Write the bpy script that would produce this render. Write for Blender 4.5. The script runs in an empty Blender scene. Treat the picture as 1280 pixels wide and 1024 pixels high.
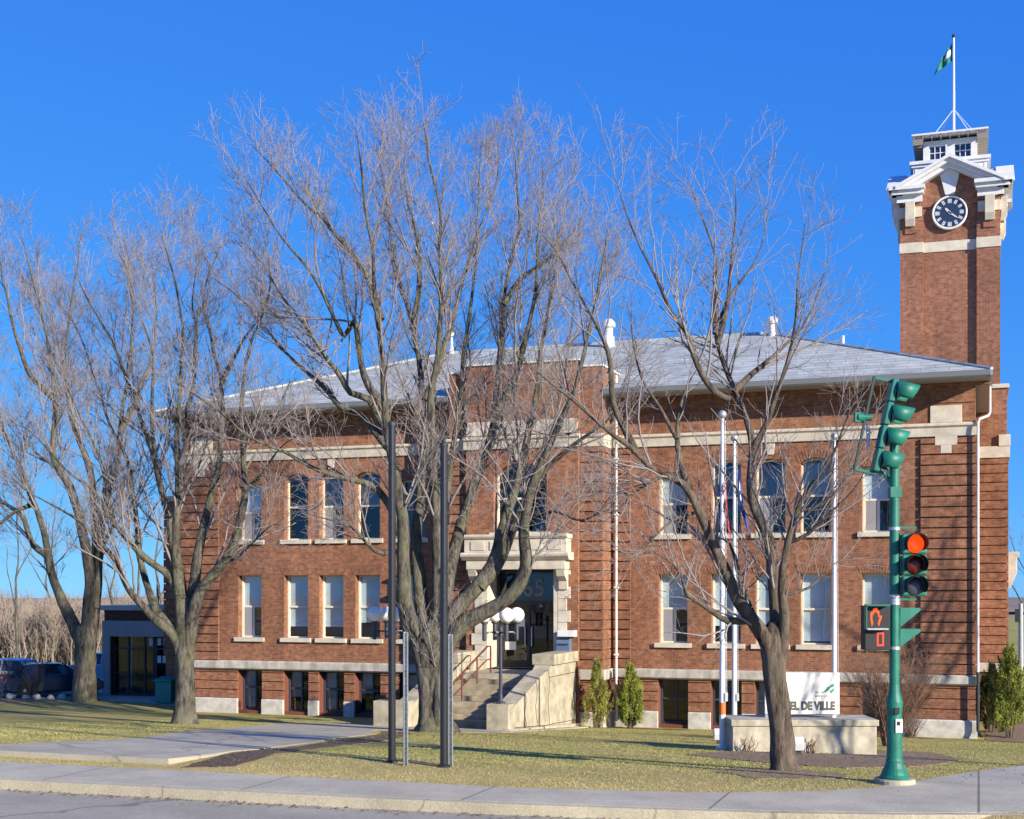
import bpy, bmesh, math, random
import numpy as np
from mathutils import Vector, Matrix, noise

# ------------------------------------------------------------------ camera, world, sun, exposure
SC = bpy.context.scene
COL = SC.collection
F, CX, CY = 1675.0, 640.0, 737.0          # focal length and principal row, in photo pixels (1280 wide)
TH = math.radians(19.2)                   # yaw of the camera from the facade normal
EZ, D = 4.95, 46.6                        # eye height, distance in front of the facade plane y=0
CT, ST = math.cos(TH), math.sin(TH)

cam = bpy.data.cameras.new('camera')
cam.sensor_width = 36.0
cam.lens = F / 1280 * 36
cam.shift_y = (CY - 512) / 1280
cam.clip_end = 20000
camo = bpy.data.objects.new('camera', cam)
COL.objects.link(camo)
camo.location = (0, -D, EZ)
camo.rotation_euler = (math.pi / 2, 0, TH)
SC.camera = camo

SUNV = Vector((2.0, -1.0, 0.80)).normalized()
EL = math.asin(SUNV.z)
AZ = math.atan2(SUNV.x, SUNV.y)
W = bpy.data.worlds.new('World')
SC.world = W
W.use_nodes = True
wn = W.node_tree
sky = wn.nodes.new('ShaderNodeTexSky')
sky.sky_type = 'NISHITA'
sky.sun_disc = False
sky.sun_elevation = EL
sky.sun_rotation = AZ
sky.altitude = 100
sky.air_density = 0.6
sky.dust_density = 0.0
sky.ozone_density = 3.0
bg = wn.nodes['Background']
# the photograph's saturated blue: grade each channel of the sky (power, gain)
sep = wn.nodes.new('ShaderNodeSeparateColor'); wn.links.new(sky.outputs[0], sep.inputs[0])
cmb = wn.nodes.new('ShaderNodeCombineColor')
for ch, (g_, m_) in enumerate(((0.80, 0.19), (0.55, 0.40), (0.22, 0.66))):
    p0 = wn.nodes.new('ShaderNodeMath'); p0.operation = 'MULTIPLY'; p0.inputs[1].default_value = 0.1
    p1 = wn.nodes.new('ShaderNodeMath'); p1.operation = 'POWER'; p1.inputs[1].default_value = g_
    p2 = wn.nodes.new('ShaderNodeMath'); p2.operation = 'MULTIPLY'; p2.inputs[1].default_value = m_ / 0.12
    wn.links.new(sep.outputs[ch], p0.inputs[0]); wn.links.new(p0.outputs[0], p1.inputs[0]); wn.links.new(p1.outputs[0], p2.inputs[0]); wn.links.new(p2.outputs[0], cmb.inputs[ch])
wn.links.new(cmb.outputs[0], bg.inputs[0])
bg.inputs[1].default_value = 0.12
sun = bpy.data.lights.new('sun', 'SUN')
sun.energy = 5.0
sun.angle = math.radians(0.5)
sun.color = (1.0, 0.90, 0.73)
suno = bpy.data.objects.new('sun', sun)
COL.objects.link(suno)
suno.rotation_euler = SUNV.to_track_quat('Z', 'Y').to_euler()
SC.view_settings.view_transform = 'Standard'
SC.view_settings.look = 'None'
SC.view_settings.gamma = 1
SC.view_settings.exposure = 0.75

random.seed(7)
RNG = np.random.default_rng(11)


def campt(px, py, t):
    k = (px - CX) / F
    return (t * (k * CT - ST), -D + t * (k * ST + CT), EZ + (CY - py) / F * t)


def gz(y):                                # height of the sloping lawn, street level down to the facade
    if y < -26: return 2.1
    if y > -0.5: return 0.05
    return 0.05 + (-0.5 - y) / 25.5 * 2.05


def gnd(px, py):
    lo, hi = 5.0, 400.0
    for _ in range(60):
        t = (lo + hi) / 2
        p = campt(px, py, t)
        if p[2] > gz(p[1]): lo = t
        else: hi = t
    return campt(px, py, lo), lo


# ------------------------------------------------------------------ materials
MATS = {}


def mat(name, col, rough=0.8, metal=0.0, emit=None, estr=1.0, spec=None, var=0.0, vscale=3.0, bump=0.0, bscale=40.0, stretch=(1, 1, 1), col2=None):
    if name in MATS: return MATS[name]
    m = bpy.data.materials.new(name)
    m.use_nodes = True
    nt = m.node_tree
    b = nt.nodes['Principled BSDF']
    b.inputs['Base Color'].default_value = (*col, 1)
    b.inputs['Roughness'].default_value = rough
    b.inputs['Metallic'].default_value = metal
    if spec is not None: b.inputs['Specular IOR Level'].default_value = spec
    if emit:
        b.inputs['Emission Color'].default_value = (*emit, 1)
        b.inputs['Emission Strength'].default_value = estr
    if var or bump:
        tc = nt.nodes.new('ShaderNodeTexCoord')
        mp = nt.nodes.new('ShaderNodeMapping')
        mp.inputs['Scale'].default_value = stretch
        nt.links.new(tc.outputs['Object'], mp.inputs[0])
    if var:
        n = nt.nodes.new('ShaderNodeTexNoise')
        n.inputs['Scale'].default_value = vscale
        n.inputs['Detail'].default_value = 6
        n.inputs['Roughness'].default_value = 0.65
        nt.links.new(mp.outputs[0], n.inputs['Vector'])
        r = nt.nodes.new('ShaderNodeValToRGB')
        c2 = col2 if col2 else tuple(c * (1 - var) for c in col)
        r.color_ramp.elements[0].position = 0.34
        r.color_ramp.elements[1].position = 0.66
        r.color_ramp.elements[0].color = (*c2, 1)
        r.color_ramp.elements[1].color = (*[min(1, c * (1 + var * 0.35)) for c in col], 1)
        nt.links.new(n.outputs['Fac'], r.inputs[0])
        nt.links.new(r.outputs[0], b.inputs['Base Color'])
    if bump:
        n2 = nt.nodes.new('ShaderNodeTexNoise')
        n2.inputs['Scale'].default_value = bscale
        n2.inputs['Detail'].default_value = 5
        nt.links.new(mp.outputs[0], n2.inputs['Vector'])
        bp = nt.nodes.new('ShaderNodeBump')
        bp.inputs['Strength'].default_value = bump
        bp.inputs['Distance'].default_value = 0.03
        nt.links.new(n2.outputs['Fac'], bp.inputs['Height'])
        nt.links.new(bp.outputs[0], b.inputs['Normal'])
    MATS[name] = m
    return m


def brick_mat(name, c1, c2, mortar):
    m = bpy.data.materials.new(name)
    m.use_nodes = True
    nt = m.node_tree
    L = nt.links
    b = nt.nodes['Principled BSDF']
    b.inputs['Roughness'].default_value = 0.9
    b.inputs['Specular IOR Level'].default_value = 0.2
    g = nt.nodes.new('ShaderNodeNewGeometry')
    sp = nt.nodes.new('ShaderNodeSeparateXYZ'); L.new(g.outputs['Position'], sp.inputs[0])
    sn = nt.nodes.new('ShaderNodeSeparateXYZ'); L.new(g.outputs['Normal'], sn.inputs[0])
    ab = nt.nodes.new('ShaderNodeMath'); ab.operation = 'ABSOLUTE'; L.new(sn.outputs[0], ab.inputs[0])
    gt = nt.nodes.new('ShaderNodeMath'); gt.operation = 'GREATER_THAN'; gt.inputs[1].default_value = 0.7; L.new(ab.outputs[0], gt.inputs[0])
    mx = nt.nodes.new('ShaderNodeMix'); mx.data_type = 'FLOAT'
    L.new(gt.outputs[0], mx.inputs[0]); L.new(sp.outputs[0], mx.inputs[2]); L.new(sp.outputs[1], mx.inputs[3])
    cb = nt.nodes.new('ShaderNodeCombineXYZ'); L.new(mx.outputs[0], cb.inputs[0]); L.new(sp.outputs[2], cb.inputs[1])
    br = nt.nodes.new('ShaderNodeTexBrick')
    br.inputs['Scale'].default_value = 1
    br.inputs['Brick Width'].default_value = 0.215
    br.inputs['Row Height'].default_value = 0.0765
    br.inputs['Mortar Size'].default_value = 0.007
    br.inputs['Mortar Smooth'].default_value = 0.3
    br.inputs['Color1'].default_value = (*c1, 1)
    br.inputs['Color2'].default_value = (*c2, 1)
    br.inputs['Mortar'].default_value = (*mortar, 1)
    L.new(cb.outputs[0], br.inputs['Vector'])
    def nz(scale, lo, hi, detail=5):
        n = nt.nodes.new('ShaderNodeTexNoise'); n.inputs['Scale'].default_value = scale; n.inputs['Detail'].default_value = detail
        L.new(g.outputs['Position'], n.inputs['Vector'])
        r = nt.nodes.new('ShaderNodeMapRange'); r.inputs[1].default_value = 0.3; r.inputs[2].default_value = 0.7
        r.inputs[3].default_value = lo; r.inputs[4].default_value = hi
        L.new(n.outputs['Fac'], r.inputs[0]); return r
    prev = br.outputs['Color']
    mpz = nt.nodes.new('ShaderNodeMapping'); mpz.inputs['Scale'].default_value = (1.6, 1.6, 0.12); L.new(g.outputs['Position'], mpz.inputs[0])
    streak = nz(1.3, 0.80, 1.10, 7); L.new(mpz.outputs[0], streak.inputs[0].links[0].from_node.inputs['Vector'])
    for r in (nz(0.35, 0.78, 1.12), nz(6.0, 0.70, 1.22), streak):
        mm = nt.nodes.new('ShaderNodeMix'); mm.data_type = 'RGBA'; mm.blend_type = 'MULTIPLY'; mm.inputs[0].default_value = 1
        L.new(prev, mm.inputs[6]); L.new(r.outputs[0], mm.inputs[7]); prev = mm.outputs[2]
    L.new(prev, b.inputs['Base Color'])
    bp = nt.nodes.new('ShaderNodeBump'); bp.inputs['Strength'].default_value = 0.5; bp.inputs['Distance'].default_value = 0.006; bp.invert = True
    L.new(br.outputs['Fac'], bp.inputs['Height']); L.new(bp.outputs[0], b.inputs['Normal'])
    MATS[name] = m
    return m


def glass_mat(name, tint=(0.90, 0.95, 0.97)):
    m = bpy.data.materials.new(name); m.use_nodes = True
    nt = m.node_tree; L = nt.links
    nt.nodes.remove(nt.nodes['Principled BSDF'])
    out = nt.nodes['Material Output']
    t = nt.nodes.new('ShaderNodeBsdfTransparent'); t.inputs[0].default_value = (*tint, 1)
    gl = nt.nodes.new('ShaderNodeBsdfGlossy'); gl.inputs['Roughness'].default_value = 0.02
    fr = nt.nodes.new('ShaderNodeFresnel'); fr.inputs[0].default_value = 1.8
    n = nt.nodes.new('ShaderNodeTexNoise'); n.inputs['Scale'].default_value = 1.2
    bp = nt.nodes.new('ShaderNodeBump'); bp.inputs['Strength'].default_value = 0.08; bp.inputs['Distance'].default_value = 0.05
    L.new(n.outputs['Fac'], bp.inputs['Height']); L.new(bp.outputs[0], gl.inputs['Normal'])
    mi = nt.nodes.new('ShaderNodeMixShader')
    L.new(fr.outputs[0], mi.inputs[0]); L.new(t.outputs[0], mi.inputs[1]); L.new(gl.outputs[0], mi.inputs[2])
    L.new(mi.outputs[0], out.inputs[0])
    MATS[name] = m
    return m


BRICK = brick_mat('red_brick', (0.345, 0.150, 0.083), (0.225, 0.092, 0.054), (0.31, 0.215, 0.145))
BRICKT = brick_mat('tower_brick', (0.33, 0.145, 0.090), (0.235, 0.098, 0.062), (0.31, 0.21, 0.15))
DKBRICK = mat('dark_brown_brick', (0.10, 0.045, 0.035), 0.85, var=0.4, vscale=8)
JOINT = mat('recessed_brick_joint', (0.16, 0.05, 0.03), 0.95)
STONE = mat('pale_stone', (0.60, 0.54, 0.44), 0.8, var=0.25, vscale=2.2, bump=0.15)
STONEW = mat('grey_weathered_stone', (0.47, 0.44, 0.385), 0.85, var=0.42, vscale=3.0, bump=0.25, stretch=(1, 1, 0.5))
STONEP = mat('plinth_stone', (0.56, 0.53, 0.47), 0.85, var=0.3, vscale=3.5, bump=0.25)
CONC = mat('stair_concrete', (0.43, 0.385, 0.285), 0.9, var=0.38, vscale=2.5, bump=0.3)
CONCD = mat('stair_tread_concrete', (0.36, 0.30, 0.205), 0.92, var=0.4, vscale=2.5, bump=0.3)
PLANTERC = mat('planter_concrete', (0.47, 0.43, 0.33), 0.92, var=0.45, vscale=2.6, bump=0.3, stretch=(1, 1, 0.6))
WHITE = mat('white_paint', (0.74, 0.735, 0.71), 0.55, var=0.12, vscale=4)
CREAM = mat('cream_window_paint', (0.72, 0.66, 0.52), 0.6)
TOWERW = mat('white_tower_trim', (0.66, 0.67, 0.69), 0.55, var=0.12, vscale=2)
LEAD = mat('grey_sheet_metal', (0.36, 0.39, 0.43), 0.45, metal=0.4, var=0.15)
BLUEGREY = mat('blue_grey_panel', (0.27, 0.285, 0.30), 0.55, var=0.1)
DARKMET = mat('dark_metal', (0.03, 0.032, 0.036), 0.5)
SOFFIT = mat('soffit_boards', (0.30, 0.285, 0.27), 0.7)
GALV = mat('galvanised_steel', (0.50, 0.52, 0.53), 0.4, metal=0.6, var=0.2, vscale=8)
BLACKP = mat('black_paint', (0.018, 0.019, 0.024), 0.35, bump=0.05)
NAVYP = mat('dark_blue_grey_paint', (0.045, 0.05, 0.075), 0.4)
REDP = mat('dark_red_paint', (0.16, 0.042, 0.034), 0.5, var=0.3, vscale=6)
GREENP = mat('signal_green_paint', (0.008, 0.165, 0.115), 0.5, var=0.3, vscale=5, bump=.06)
GREEND = mat('signal_green_housing', (0.012, 0.14, 0.105), 0.4)
BLACKM = mat('matte_black', (0.010, 0.010, 0.012), 0.6)
GLOBE = mat('opal_globe', (0.90, 0.88, 0.82), 0.25)
GLOBE.node_tree.nodes['Principled BSDF'].inputs['Subsurface Weight'].default_value = 0.6
GLOBE.node_tree.nodes['Principled BSDF'].inputs['Subsurface Radius'].default_value = (0.3, 0.3, 0.3)
BLIND = mat('window_blind', (0.52, 0.60, 0.645), 0.8, var=.25, vscale=.7)
BLINDD = mat('window_blind_blue', (0.30, 0.38, 0.46), 0.8)
SCREEN = mat('insect_screen', (0.26, 0.26, 0.28), 0.8)
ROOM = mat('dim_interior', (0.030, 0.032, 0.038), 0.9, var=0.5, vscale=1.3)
GLASS = glass_mat('window_glass')
POLEW = mat('white_pole', (0.72, 0.73, 0.76), 0.35)
ORANGE = mat('orange_band', (0.75, 0.16, 0.03), 0.5)
SIGNW = mat('sign_cream', (0.84, 0.82, 0.72), 0.5)
SIGNT = mat('sign_grey_lettering', (0.10, 0.10, 0.09), 0.5)
SIGNG = mat('sign_emblem_green', (0.05, 0.30, 0.20), 0.5)
SIGNL = mat('sign_light_grey_lettering', (0.50, 0.50, 0.47), 0.5)
TEAL = mat('teal_plastic', (0.01, 0.20, 0.17), 0.45)
SOIL = mat('dark_soil', (0.115, 0.075, 0.050), 1.0, var=0.55, vscale=9, bump=0.8, bscale=25)
MULCH = mat('dry_mulch', (0.25, 0.17, 0.10), 1.0, var=0.45, vscale=7, bump=0.8, bscale=25)
BOULDER = mat('pale_boulder', (0.48, 0.45, 0.41), 0.9, var=0.3, vscale=5, bump=0.5, bscale=12)


def roof_mat():
    m = mat('roof_shingles', (0.46, 0.485, 0.445), 0.65, var=0.28, vscale=1.2)
    nt = m.node_tree; L = nt.links; b = nt.nodes['Principled BSDF']
    g = nt.nodes.new('ShaderNodeNewGeometry')
    sp = nt.nodes.new('ShaderNodeSeparateXYZ'); L.new(g.outputs['Position'], sp.inputs[0])
    # courses run level round the hips: they follow height; joints follow x
    cb = nt.nodes.new('ShaderNodeCombineXYZ'); L.new(sp.outputs[0], cb.inputs[0]); L.new(sp.outputs[2], cb.inputs[1])
    br = nt.nodes.new('ShaderNodeTexBrick')
    for k, v in (('Scale', 1), ('Brick Width', 0.9), ('Row Height', 0.17), ('Mortar Size', 0.022), ('Mortar Smooth', 0.5)):
        br.inputs[k].default_value = v
    br.inputs['Color1'].default_value = (1.05, 1.05, 1.05, 1); br.inputs['Color2'].default_value = (0.84, 0.85, 0.87, 1)
    br.inputs['Mortar'].default_value = (0.64, 0.65, 0.67, 1)
    L.new(cb.outputs[0], br.inputs['Vector'])
    old = b.inputs['Base Color'].links[0].from_socket
    mm = nt.nodes.new('ShaderNodeMix'); mm.data_type = 'RGBA'; mm.blend_type = 'MULTIPLY'; mm.inputs[0].default_value = 1
    L.new(old, mm.inputs[6]); L.new(br.outputs['Color'], mm.inputs[7]); L.new(mm.outputs[2], b.inputs['Base Color'])
    return m


ROOFM = roof_mat()


def bark_mat(name, a, bcol, moss):
    m = bpy.data.materials.new(name); m.use_nodes = True
    nt = m.node_tree; L = nt.links; b = nt.nodes['Principled BSDF']
    b.inputs['Roughness'].default_value = 0.95; b.inputs['Specular IOR Level'].default_value = 0.15
    tc = nt.nodes.new('ShaderNodeTexCoord')
    mp = nt.nodes.new('ShaderNodeMapping'); mp.inputs['Scale'].default_value = (1, 1, 0.22); L.new(tc.outputs['Object'], mp.inputs[0])
    n = nt.nodes.new('ShaderNodeTexNoise'); n.inputs['Scale'].default_value = 9; n.inputs['Detail'].default_value = 9; n.inputs['Roughness'].default_value = 0.78
    L.new(mp.outputs[0], n.inputs['Vector'])
    r = nt.nodes.new('ShaderNodeValToRGB'); r.color_ramp.elements[0].position = 0.40; r.color_ramp.elements[1].position = 0.60
    r.color_ramp.elements[0].color = (*bcol, 1); r.color_ramp.elements[1].color = (*a, 1)
    L.new(n.outputs['Fac'], r.inputs[0])
    n2 = nt.nodes.new('ShaderNodeTexNoise'); n2.inputs['Scale'].default_value = 1.3; n2.inputs['Detail'].default_value = 4
    L.new(tc.outputs['Object'], n2.inputs['Vector'])
    r2 = nt.nodes.new('ShaderNodeMapRange'); r2.inputs[1].default_value = 0.48; r2.inputs[2].default_value = 0.68; r2.inputs[3].default_value = 0; r2.inputs[4].default_value = 0.7
    L.new(n2.outputs['Fac'], r2.inputs[0])
    mm = nt.nodes.new('ShaderNodeMix'); mm.data_type = 'RGBA'; L.new(r2.outputs[0], mm.inputs[0]); L.new(r.outputs[0], mm.inputs[6]); mm.inputs[7].default_value = (*moss, 1)
    L.new(mm.outputs[2], b.inputs['Base Color'])
    bp = nt.nodes.new('ShaderNodeBump'); bp.inputs['Strength'].default_value = 1.0; bp.inputs['Distance'].default_value = 0.07
    L.new(n.outputs['Fac'], bp.inputs['Height']); L.new(bp.outputs[0], b.inputs['Normal'])
    MATS[name] = m
    return m


BARK = bark_mat('maple_bark', (0.185, 0.168, 0.138), (0.034, 0.031, 0.028), (0.165, 0.165, 0.095))
BARKB = bark_mat('brown_bark', (0.205, 0.160, 0.128), (0.042, 0.032, 0.027), (0.175, 0.16, 0.115))
TWIG = mat('twig_bark', (0.265, 0.232, 0.230), 0.9, var=0.3, vscale=0.6)
TWIGB = mat('pale_twig_bark', (0.26, 0.232, 0.228), 0.9, var=0.3, vscale=0.8)
BUSHT = mat('reddish_twigs', (0.22, 0.13, 0.085), 0.95, var=0.3, vscale=4)
WOODT = mat('far_wood_twigs', (0.33, 0.27, 0.22), 0.95, var=0.5, vscale=0.10)


def lawn_mat():
    m = bpy.data.materials.new('dry_spring_lawn'); m.use_nodes = True
    nt = m.node_tree; L = nt.links; b = nt.nodes['Principled BSDF']
    b.inputs['Roughness'].default_value = 1.0; b.inputs['Specular IOR Level'].default_value = 0.05
    g = nt.nodes.new('ShaderNodeNewGeometry')
    def nz(scale, detail=6, rough=0.6):
        n = nt.nodes.new('ShaderNodeTexNoise'); n.inputs['Scale'].default_value = scale; n.inputs['Detail'].default_value = detail; n.inputs['Roughness'].default_value = rough
        L.new(g.outputs['Position'], n.inputs['Vector']); return n
    a = nz(0.36, 10, 0.78)
    r = nt.nodes.new('ShaderNodeValToRGB')
    e = r.color_ramp.elements
    e[0].position = 0.30; e[0].color = (0.30, 0.20, 0.105, 1)
    e[1].position = 0.72; e[1].color = (0.15, 0.185, 0.048, 1)
    k = e.new(0.46); k.color = (0.39, 0.325, 0.125, 1)
    k = e.new(0.58); k.color = (0.27, 0.265, 0.080, 1)
    L.new(a.outputs['Fac'], r.inputs[0])
    c = nz(14, 6, 0.75)
    mr = nt.nodes.new('ShaderNodeMapRange'); mr.inputs[1].default_value = 0.3; mr.inputs[2].default_value = 0.7; mr.inputs[3].default_value = 0.66; mr.inputs[4].default_value = 1.42
    L.new(c.outputs['Fac'], mr.inputs[0])
    sp = nt.nodes.new('ShaderNodeSeparateXYZ'); L.new(g.outputs['Position'], sp.inputs[0])
    ym = nt.nodes.new('ShaderNodeMapRange'); ym.inputs[1].default_value = -28.5; ym.inputs[2].default_value = -24.5; ym.inputs[3].default_value = 0.75; ym.inputs[4].default_value = 0.0
    L.new(sp.outputs[1], ym.inputs[0])
    st_ = nt.nodes.new('ShaderNodeMix'); st_.data_type = 'RGBA'; L.new(ym.outputs[0], st_.inputs[0]); L.new(r.outputs[0], st_.inputs[6]); st_.inputs[7].default_value = (0.42, 0.315, 0.165, 1)
    mm = nt.nodes.new('ShaderNodeMix'); mm.data_type = 'RGBA'; mm.blend_type = 'MULTIPLY'; mm.inputs[0].default_value = 1
    L.new(st_.outputs[2], mm.inputs[6]); L.new(mr.outputs[0], mm.inputs[7])
    L.new(mm.outputs[2], b.inputs['Base Color'])
    d = nz(45, 4)
    bp = nt.nodes.new('ShaderNodeBump'); bp.inputs['Strength'].default_value = 0.8; bp.inputs['Distance'].default_value = 0.04
    L.new(d.outputs['Fac'], bp.inputs['Height']); L.new(bp.outputs[0], b.inputs['Normal'])
    MATS['lawn'] = m
    return m


LAWN = lawn_mat()
GRASSB = mat('grass_blades', (0.42, 0.36, 0.15), 0.9, var=0.5, vscale=0.7, col2=(0.22, 0.24, 0.065))


def paving_mat(name, col, speck, crack=0.0, joint=None):
    m = mat(name, col, 0.92, var=0.22, vscale=0.9, bump=0.25, bscale=60)
    nt = m.node_tree; L = nt.links; b = nt.nodes['Principled BSDF']
    g = nt.nodes.new('ShaderNodeNewGeometry')
    prev = b.inputs['Base Color'].links[0].from_socket
    def mul(sock, prev):
        mm = nt.nodes.new('ShaderNodeMix'); mm.data_type = 'RGBA'; mm.blend_type = 'MULTIPLY'; mm.inputs[0].default_value = 1
        L.new(prev, mm.inputs[6]); L.new(sock, mm.inputs[7]); return mm.outputs[2]
    n = nt.nodes.new('ShaderNodeTexNoise'); n.inputs['Scale'].default_value = 35; n.inputs['Detail'].default_value = 4; n.inputs['Roughness'].default_value = 0.8
    L.new(g.outputs['Position'], n.inputs['Vector'])
    mr = nt.nodes.new('ShaderNodeMapRange'); mr.inputs[1].default_value = 0.3; mr.inputs[2].default_value = 0.7; mr.inputs[3].default_value = 1 - speck; mr.inputs[4].default_value = 1 + speck
    L.new(n.outputs['Fac'], mr.inputs[0]); prev = mul(mr.outputs[0], prev)
    if crack:
        v = nt.nodes.new('ShaderNodeTexVoronoi'); v.feature = 'DISTANCE_TO_EDGE'; v.inputs['Scale'].default_value = crack
        wn_ = nt.nodes.new('ShaderNodeTexNoise'); wn_.inputs['Scale'].default_value = 1.5; wn_.inputs['Detail'].default_value = 5
        L.new(g.outputs['Position'], wn_.inputs['Vector'])
        ad = nt.nodes.new('ShaderNodeVectorMath'); ad.operation = 'MULTIPLY_ADD'; ad.inputs[1].default_value = (0.8, 0.8, 0)
        L.new(wn_.outputs['Color'], ad.inputs[0]); L.new(g.outputs['Position'], ad.inputs[2]); L.new(ad.outputs[0], v.inputs['Vector'])
        m2 = nt.nodes.new('ShaderNodeMapRange'); m2.inputs[1].default_value = 0.0; m2.inputs[2].default_value = 0.004 * (2 if crack < .3 else 1.0); m2.inputs[3].default_value = 0.55; m2.inputs[4].default_value = 1.0
        L.new(v.outputs['Distance'], m2.inputs[0]); prev = mul(m2.outputs[0], prev)
    if joint:
        sp = nt.nodes.new('ShaderNodeSeparateXYZ'); L.new(g.outputs['Position'], sp.inputs[0])
        md = nt.nodes.new('ShaderNodeMath'); md.operation = 'PINGPONG'; md.inputs[1].default_value = joint / 2
        L.new(sp.outputs[0], md.inputs[0])
        m3 = nt.nodes.new('ShaderNodeMapRange'); m3.inputs[1].default_value = 0.010; m3.inputs[2].default_value = 0.022; m3.inputs[3].default_value = 0.40; m3.inputs[4].default_value = 1
        L.new(md.outputs[0], m3.inputs[0]); prev = mul(m3.outputs[0], prev)
    L.new(prev, b.inputs['Base Color'])
    return m


SIDEW = paving_mat('sidewalk_concrete', (0.46, 0.415, 0.315), 0.24, crack=0.0, joint=3.3)
PATHM = paving_mat('path_concrete', (0.43, 0.39, 0.295), 0.2, crack=0.16)
KERBM = paving_mat('kerb_concrete', (0.46, 0.41, 0.29), 0.28, crack=0.25)
ROADM = paving_mat('road_asphalt', (0.35, 0.318, 0.25), 0.24, crack=0.11)

# ------------------------------------------------------------------ mesh helpers
ROOT = {}


class MB:
    def __init__(s): s.v = []; s.f = []
    def add(s, V, Fc):
        o = len(s.v); s.v.extend([tuple(p) for p in V]); s.f.extend([tuple(i + o for i in f) for f in Fc]); return s
    def box(s, x0, x1, y0, y1, z0, z1):
        V = [(x0, y0, z0), (x1, y0, z0), (x1, y1, z0), (x0, y1, z0), (x0, y0, z1), (x1, y0, z1), (x1, y1, z1), (x0, y1, z1)]
        return s.add(V, [(0, 3, 2, 1), (4, 5, 6, 7), (0, 1, 5, 4), (1, 2, 6, 5), (2, 3, 7, 6), (3, 0, 4, 7)])
    def poly(s, P): return s.add(P, [tuple(range(len(P)))])
    def prism(s, P, axis, a, b):
        n = len(P)
        def mk(p, w): return (w, p[0], p[1]) if axis == 'x' else ((p[0], w, p[1]) if axis == 'y' else (p[0], p[1], w))
        V = [mk(p, a) for p in P] + [mk(p, b) for p in P]
        return s.add(V, [tuple(range(n))[::-1], tuple(range(n, 2 * n))] + [(i, (i + 1) % n, n + (i + 1) % n, n + i) for i in range(n)])
    def tube(s, path, r, n=8, cap=True):
        path = [Vector(p) for p in path]
        if not hasattr(r, '__len__'): r = [r] * len(path)
        V = []; Fc = []; u = None
        for i, p in enumerate(path):
            t = (path[min(i + 1, len(path) - 1)] - path[max(i - 1, 0)]).normalized()
            if u is None: u = t.orthogonal().normalized()
            u = (u - t * u.dot(t)).normalized(); w = t.cross(u)
            for k in range(n):
                a = 2 * math.pi * k / n
                V.append(p + (u * math.cos(a) + w * math.sin(a)) * r[i])
        for i in range(len(path) - 1):
            for k in range(n):
                Fc.append((i * n + k, i * n + (k + 1) % n, (i + 1) * n + (k + 1) % n, (i + 1) * n + k))
        if cap:
            Fc.append(tuple(range(n))[::-1]); Fc.append(tuple(range((len(path) - 1) * n, len(path) * n)))
        return s.add(V, Fc)
    def lathe(s, c, prof, n=20, axis='z'):
        V = []; Fc = []
        for (r, h) in prof:
            for k in range(n):
                a = 2 * math.pi * k / n
                q = (r * math.cos(a), r * math.sin(a), h)
                if axis == 'y': q = (q[0], h, q[1])
                if axis == 'x': q = (h, q[0], q[1])
                V.append((c[0] + q[0], c[1] + q[1], c[2] + q[2]))
        for i in range(len(prof) - 1):
            for k in range(n):
                Fc.append((i * n + k, i * n + (k + 1) % n, (i + 1) * n + (k + 1) % n, (i + 1) * n + k))
        Fc.append(tuple(range(n))[::-1]); Fc.append(tuple(range((len(prof) - 1) * n, len(prof) * n)))
        return s.add(V, Fc)
    def sphere(s, c, r, n=20, m=12, sc=(1, 1, 1)):
        V = [(c[0], c[1], c[2] - r * sc[2])]; Fc = []
        for i in range(1, m):
            th = -math.pi / 2 + math.pi * i / m
            for k in range(n):
                a = 2 * math.pi * k / n
                V.append((c[0] + r * sc[0] * math.cos(th) * math.cos(a), c[1] + r * sc[1] * math.cos(th) * math.sin(a), c[2] + r * sc[2] * math.sin(th)))
        V.append((c[0], c[1], c[2] + r * sc[2])); e = len(V) - 1
        for k in range(n):
            Fc.append((0, 1 + (k + 1) % n, 1 + k)); Fc.append((e, e - n + k, e - n + (k + 1) % n))
        for i in range(m - 2):
            for k in range(n):
                Fc.append((1 + i * n + k, 1 + i * n + (k + 1) % n, 1 + (i + 1) * n + (k + 1) % n, 1 + (i + 1) * n + k))
        return s.add(V, Fc)
    def build(s, name, m, parent=None, bevel=0, smooth=False, local=False, label=None, fix=True):
        V = s.v
        if parent is not None and not local:
            M = ROOT[parent.name].inverted()
            V = [M @ Vector(p) for p in V]
        me = bpy.data.meshes.new(name)
        me.from_pydata([tuple(p) for p in V], [], s.f)
        if fix:
            b = bmesh.new(); b.from_mesh(me); bmesh.ops.recalc_face_normals(b, faces=b.faces); b.to_mesh(me); b.free()
        if smooth:
            me.polygons.foreach_set('use_smooth', [True] * len(me.polygons))
        me.materials.append(m)
        return link(name, me, parent, bevel, label, smooth)


def link(name, me, parent=None, bevel=0, label=None, smooth=False):
    o = bpy.data.objects.new(name, me)
    COL.objects.link(o)
    if parent is not None:
        o.parent = parent
        ROOT[o.name] = ROOT[parent.name]
    else:
        ROOT[o.name] = Matrix.Identity(4)
    if bevel:
        md = o.modifiers.new('bevel', 'BEVEL'); md.width = bevel; md.segments = 2; md.limit_method = 'ANGLE'
    if label: o['label'] = label
    return o


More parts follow.
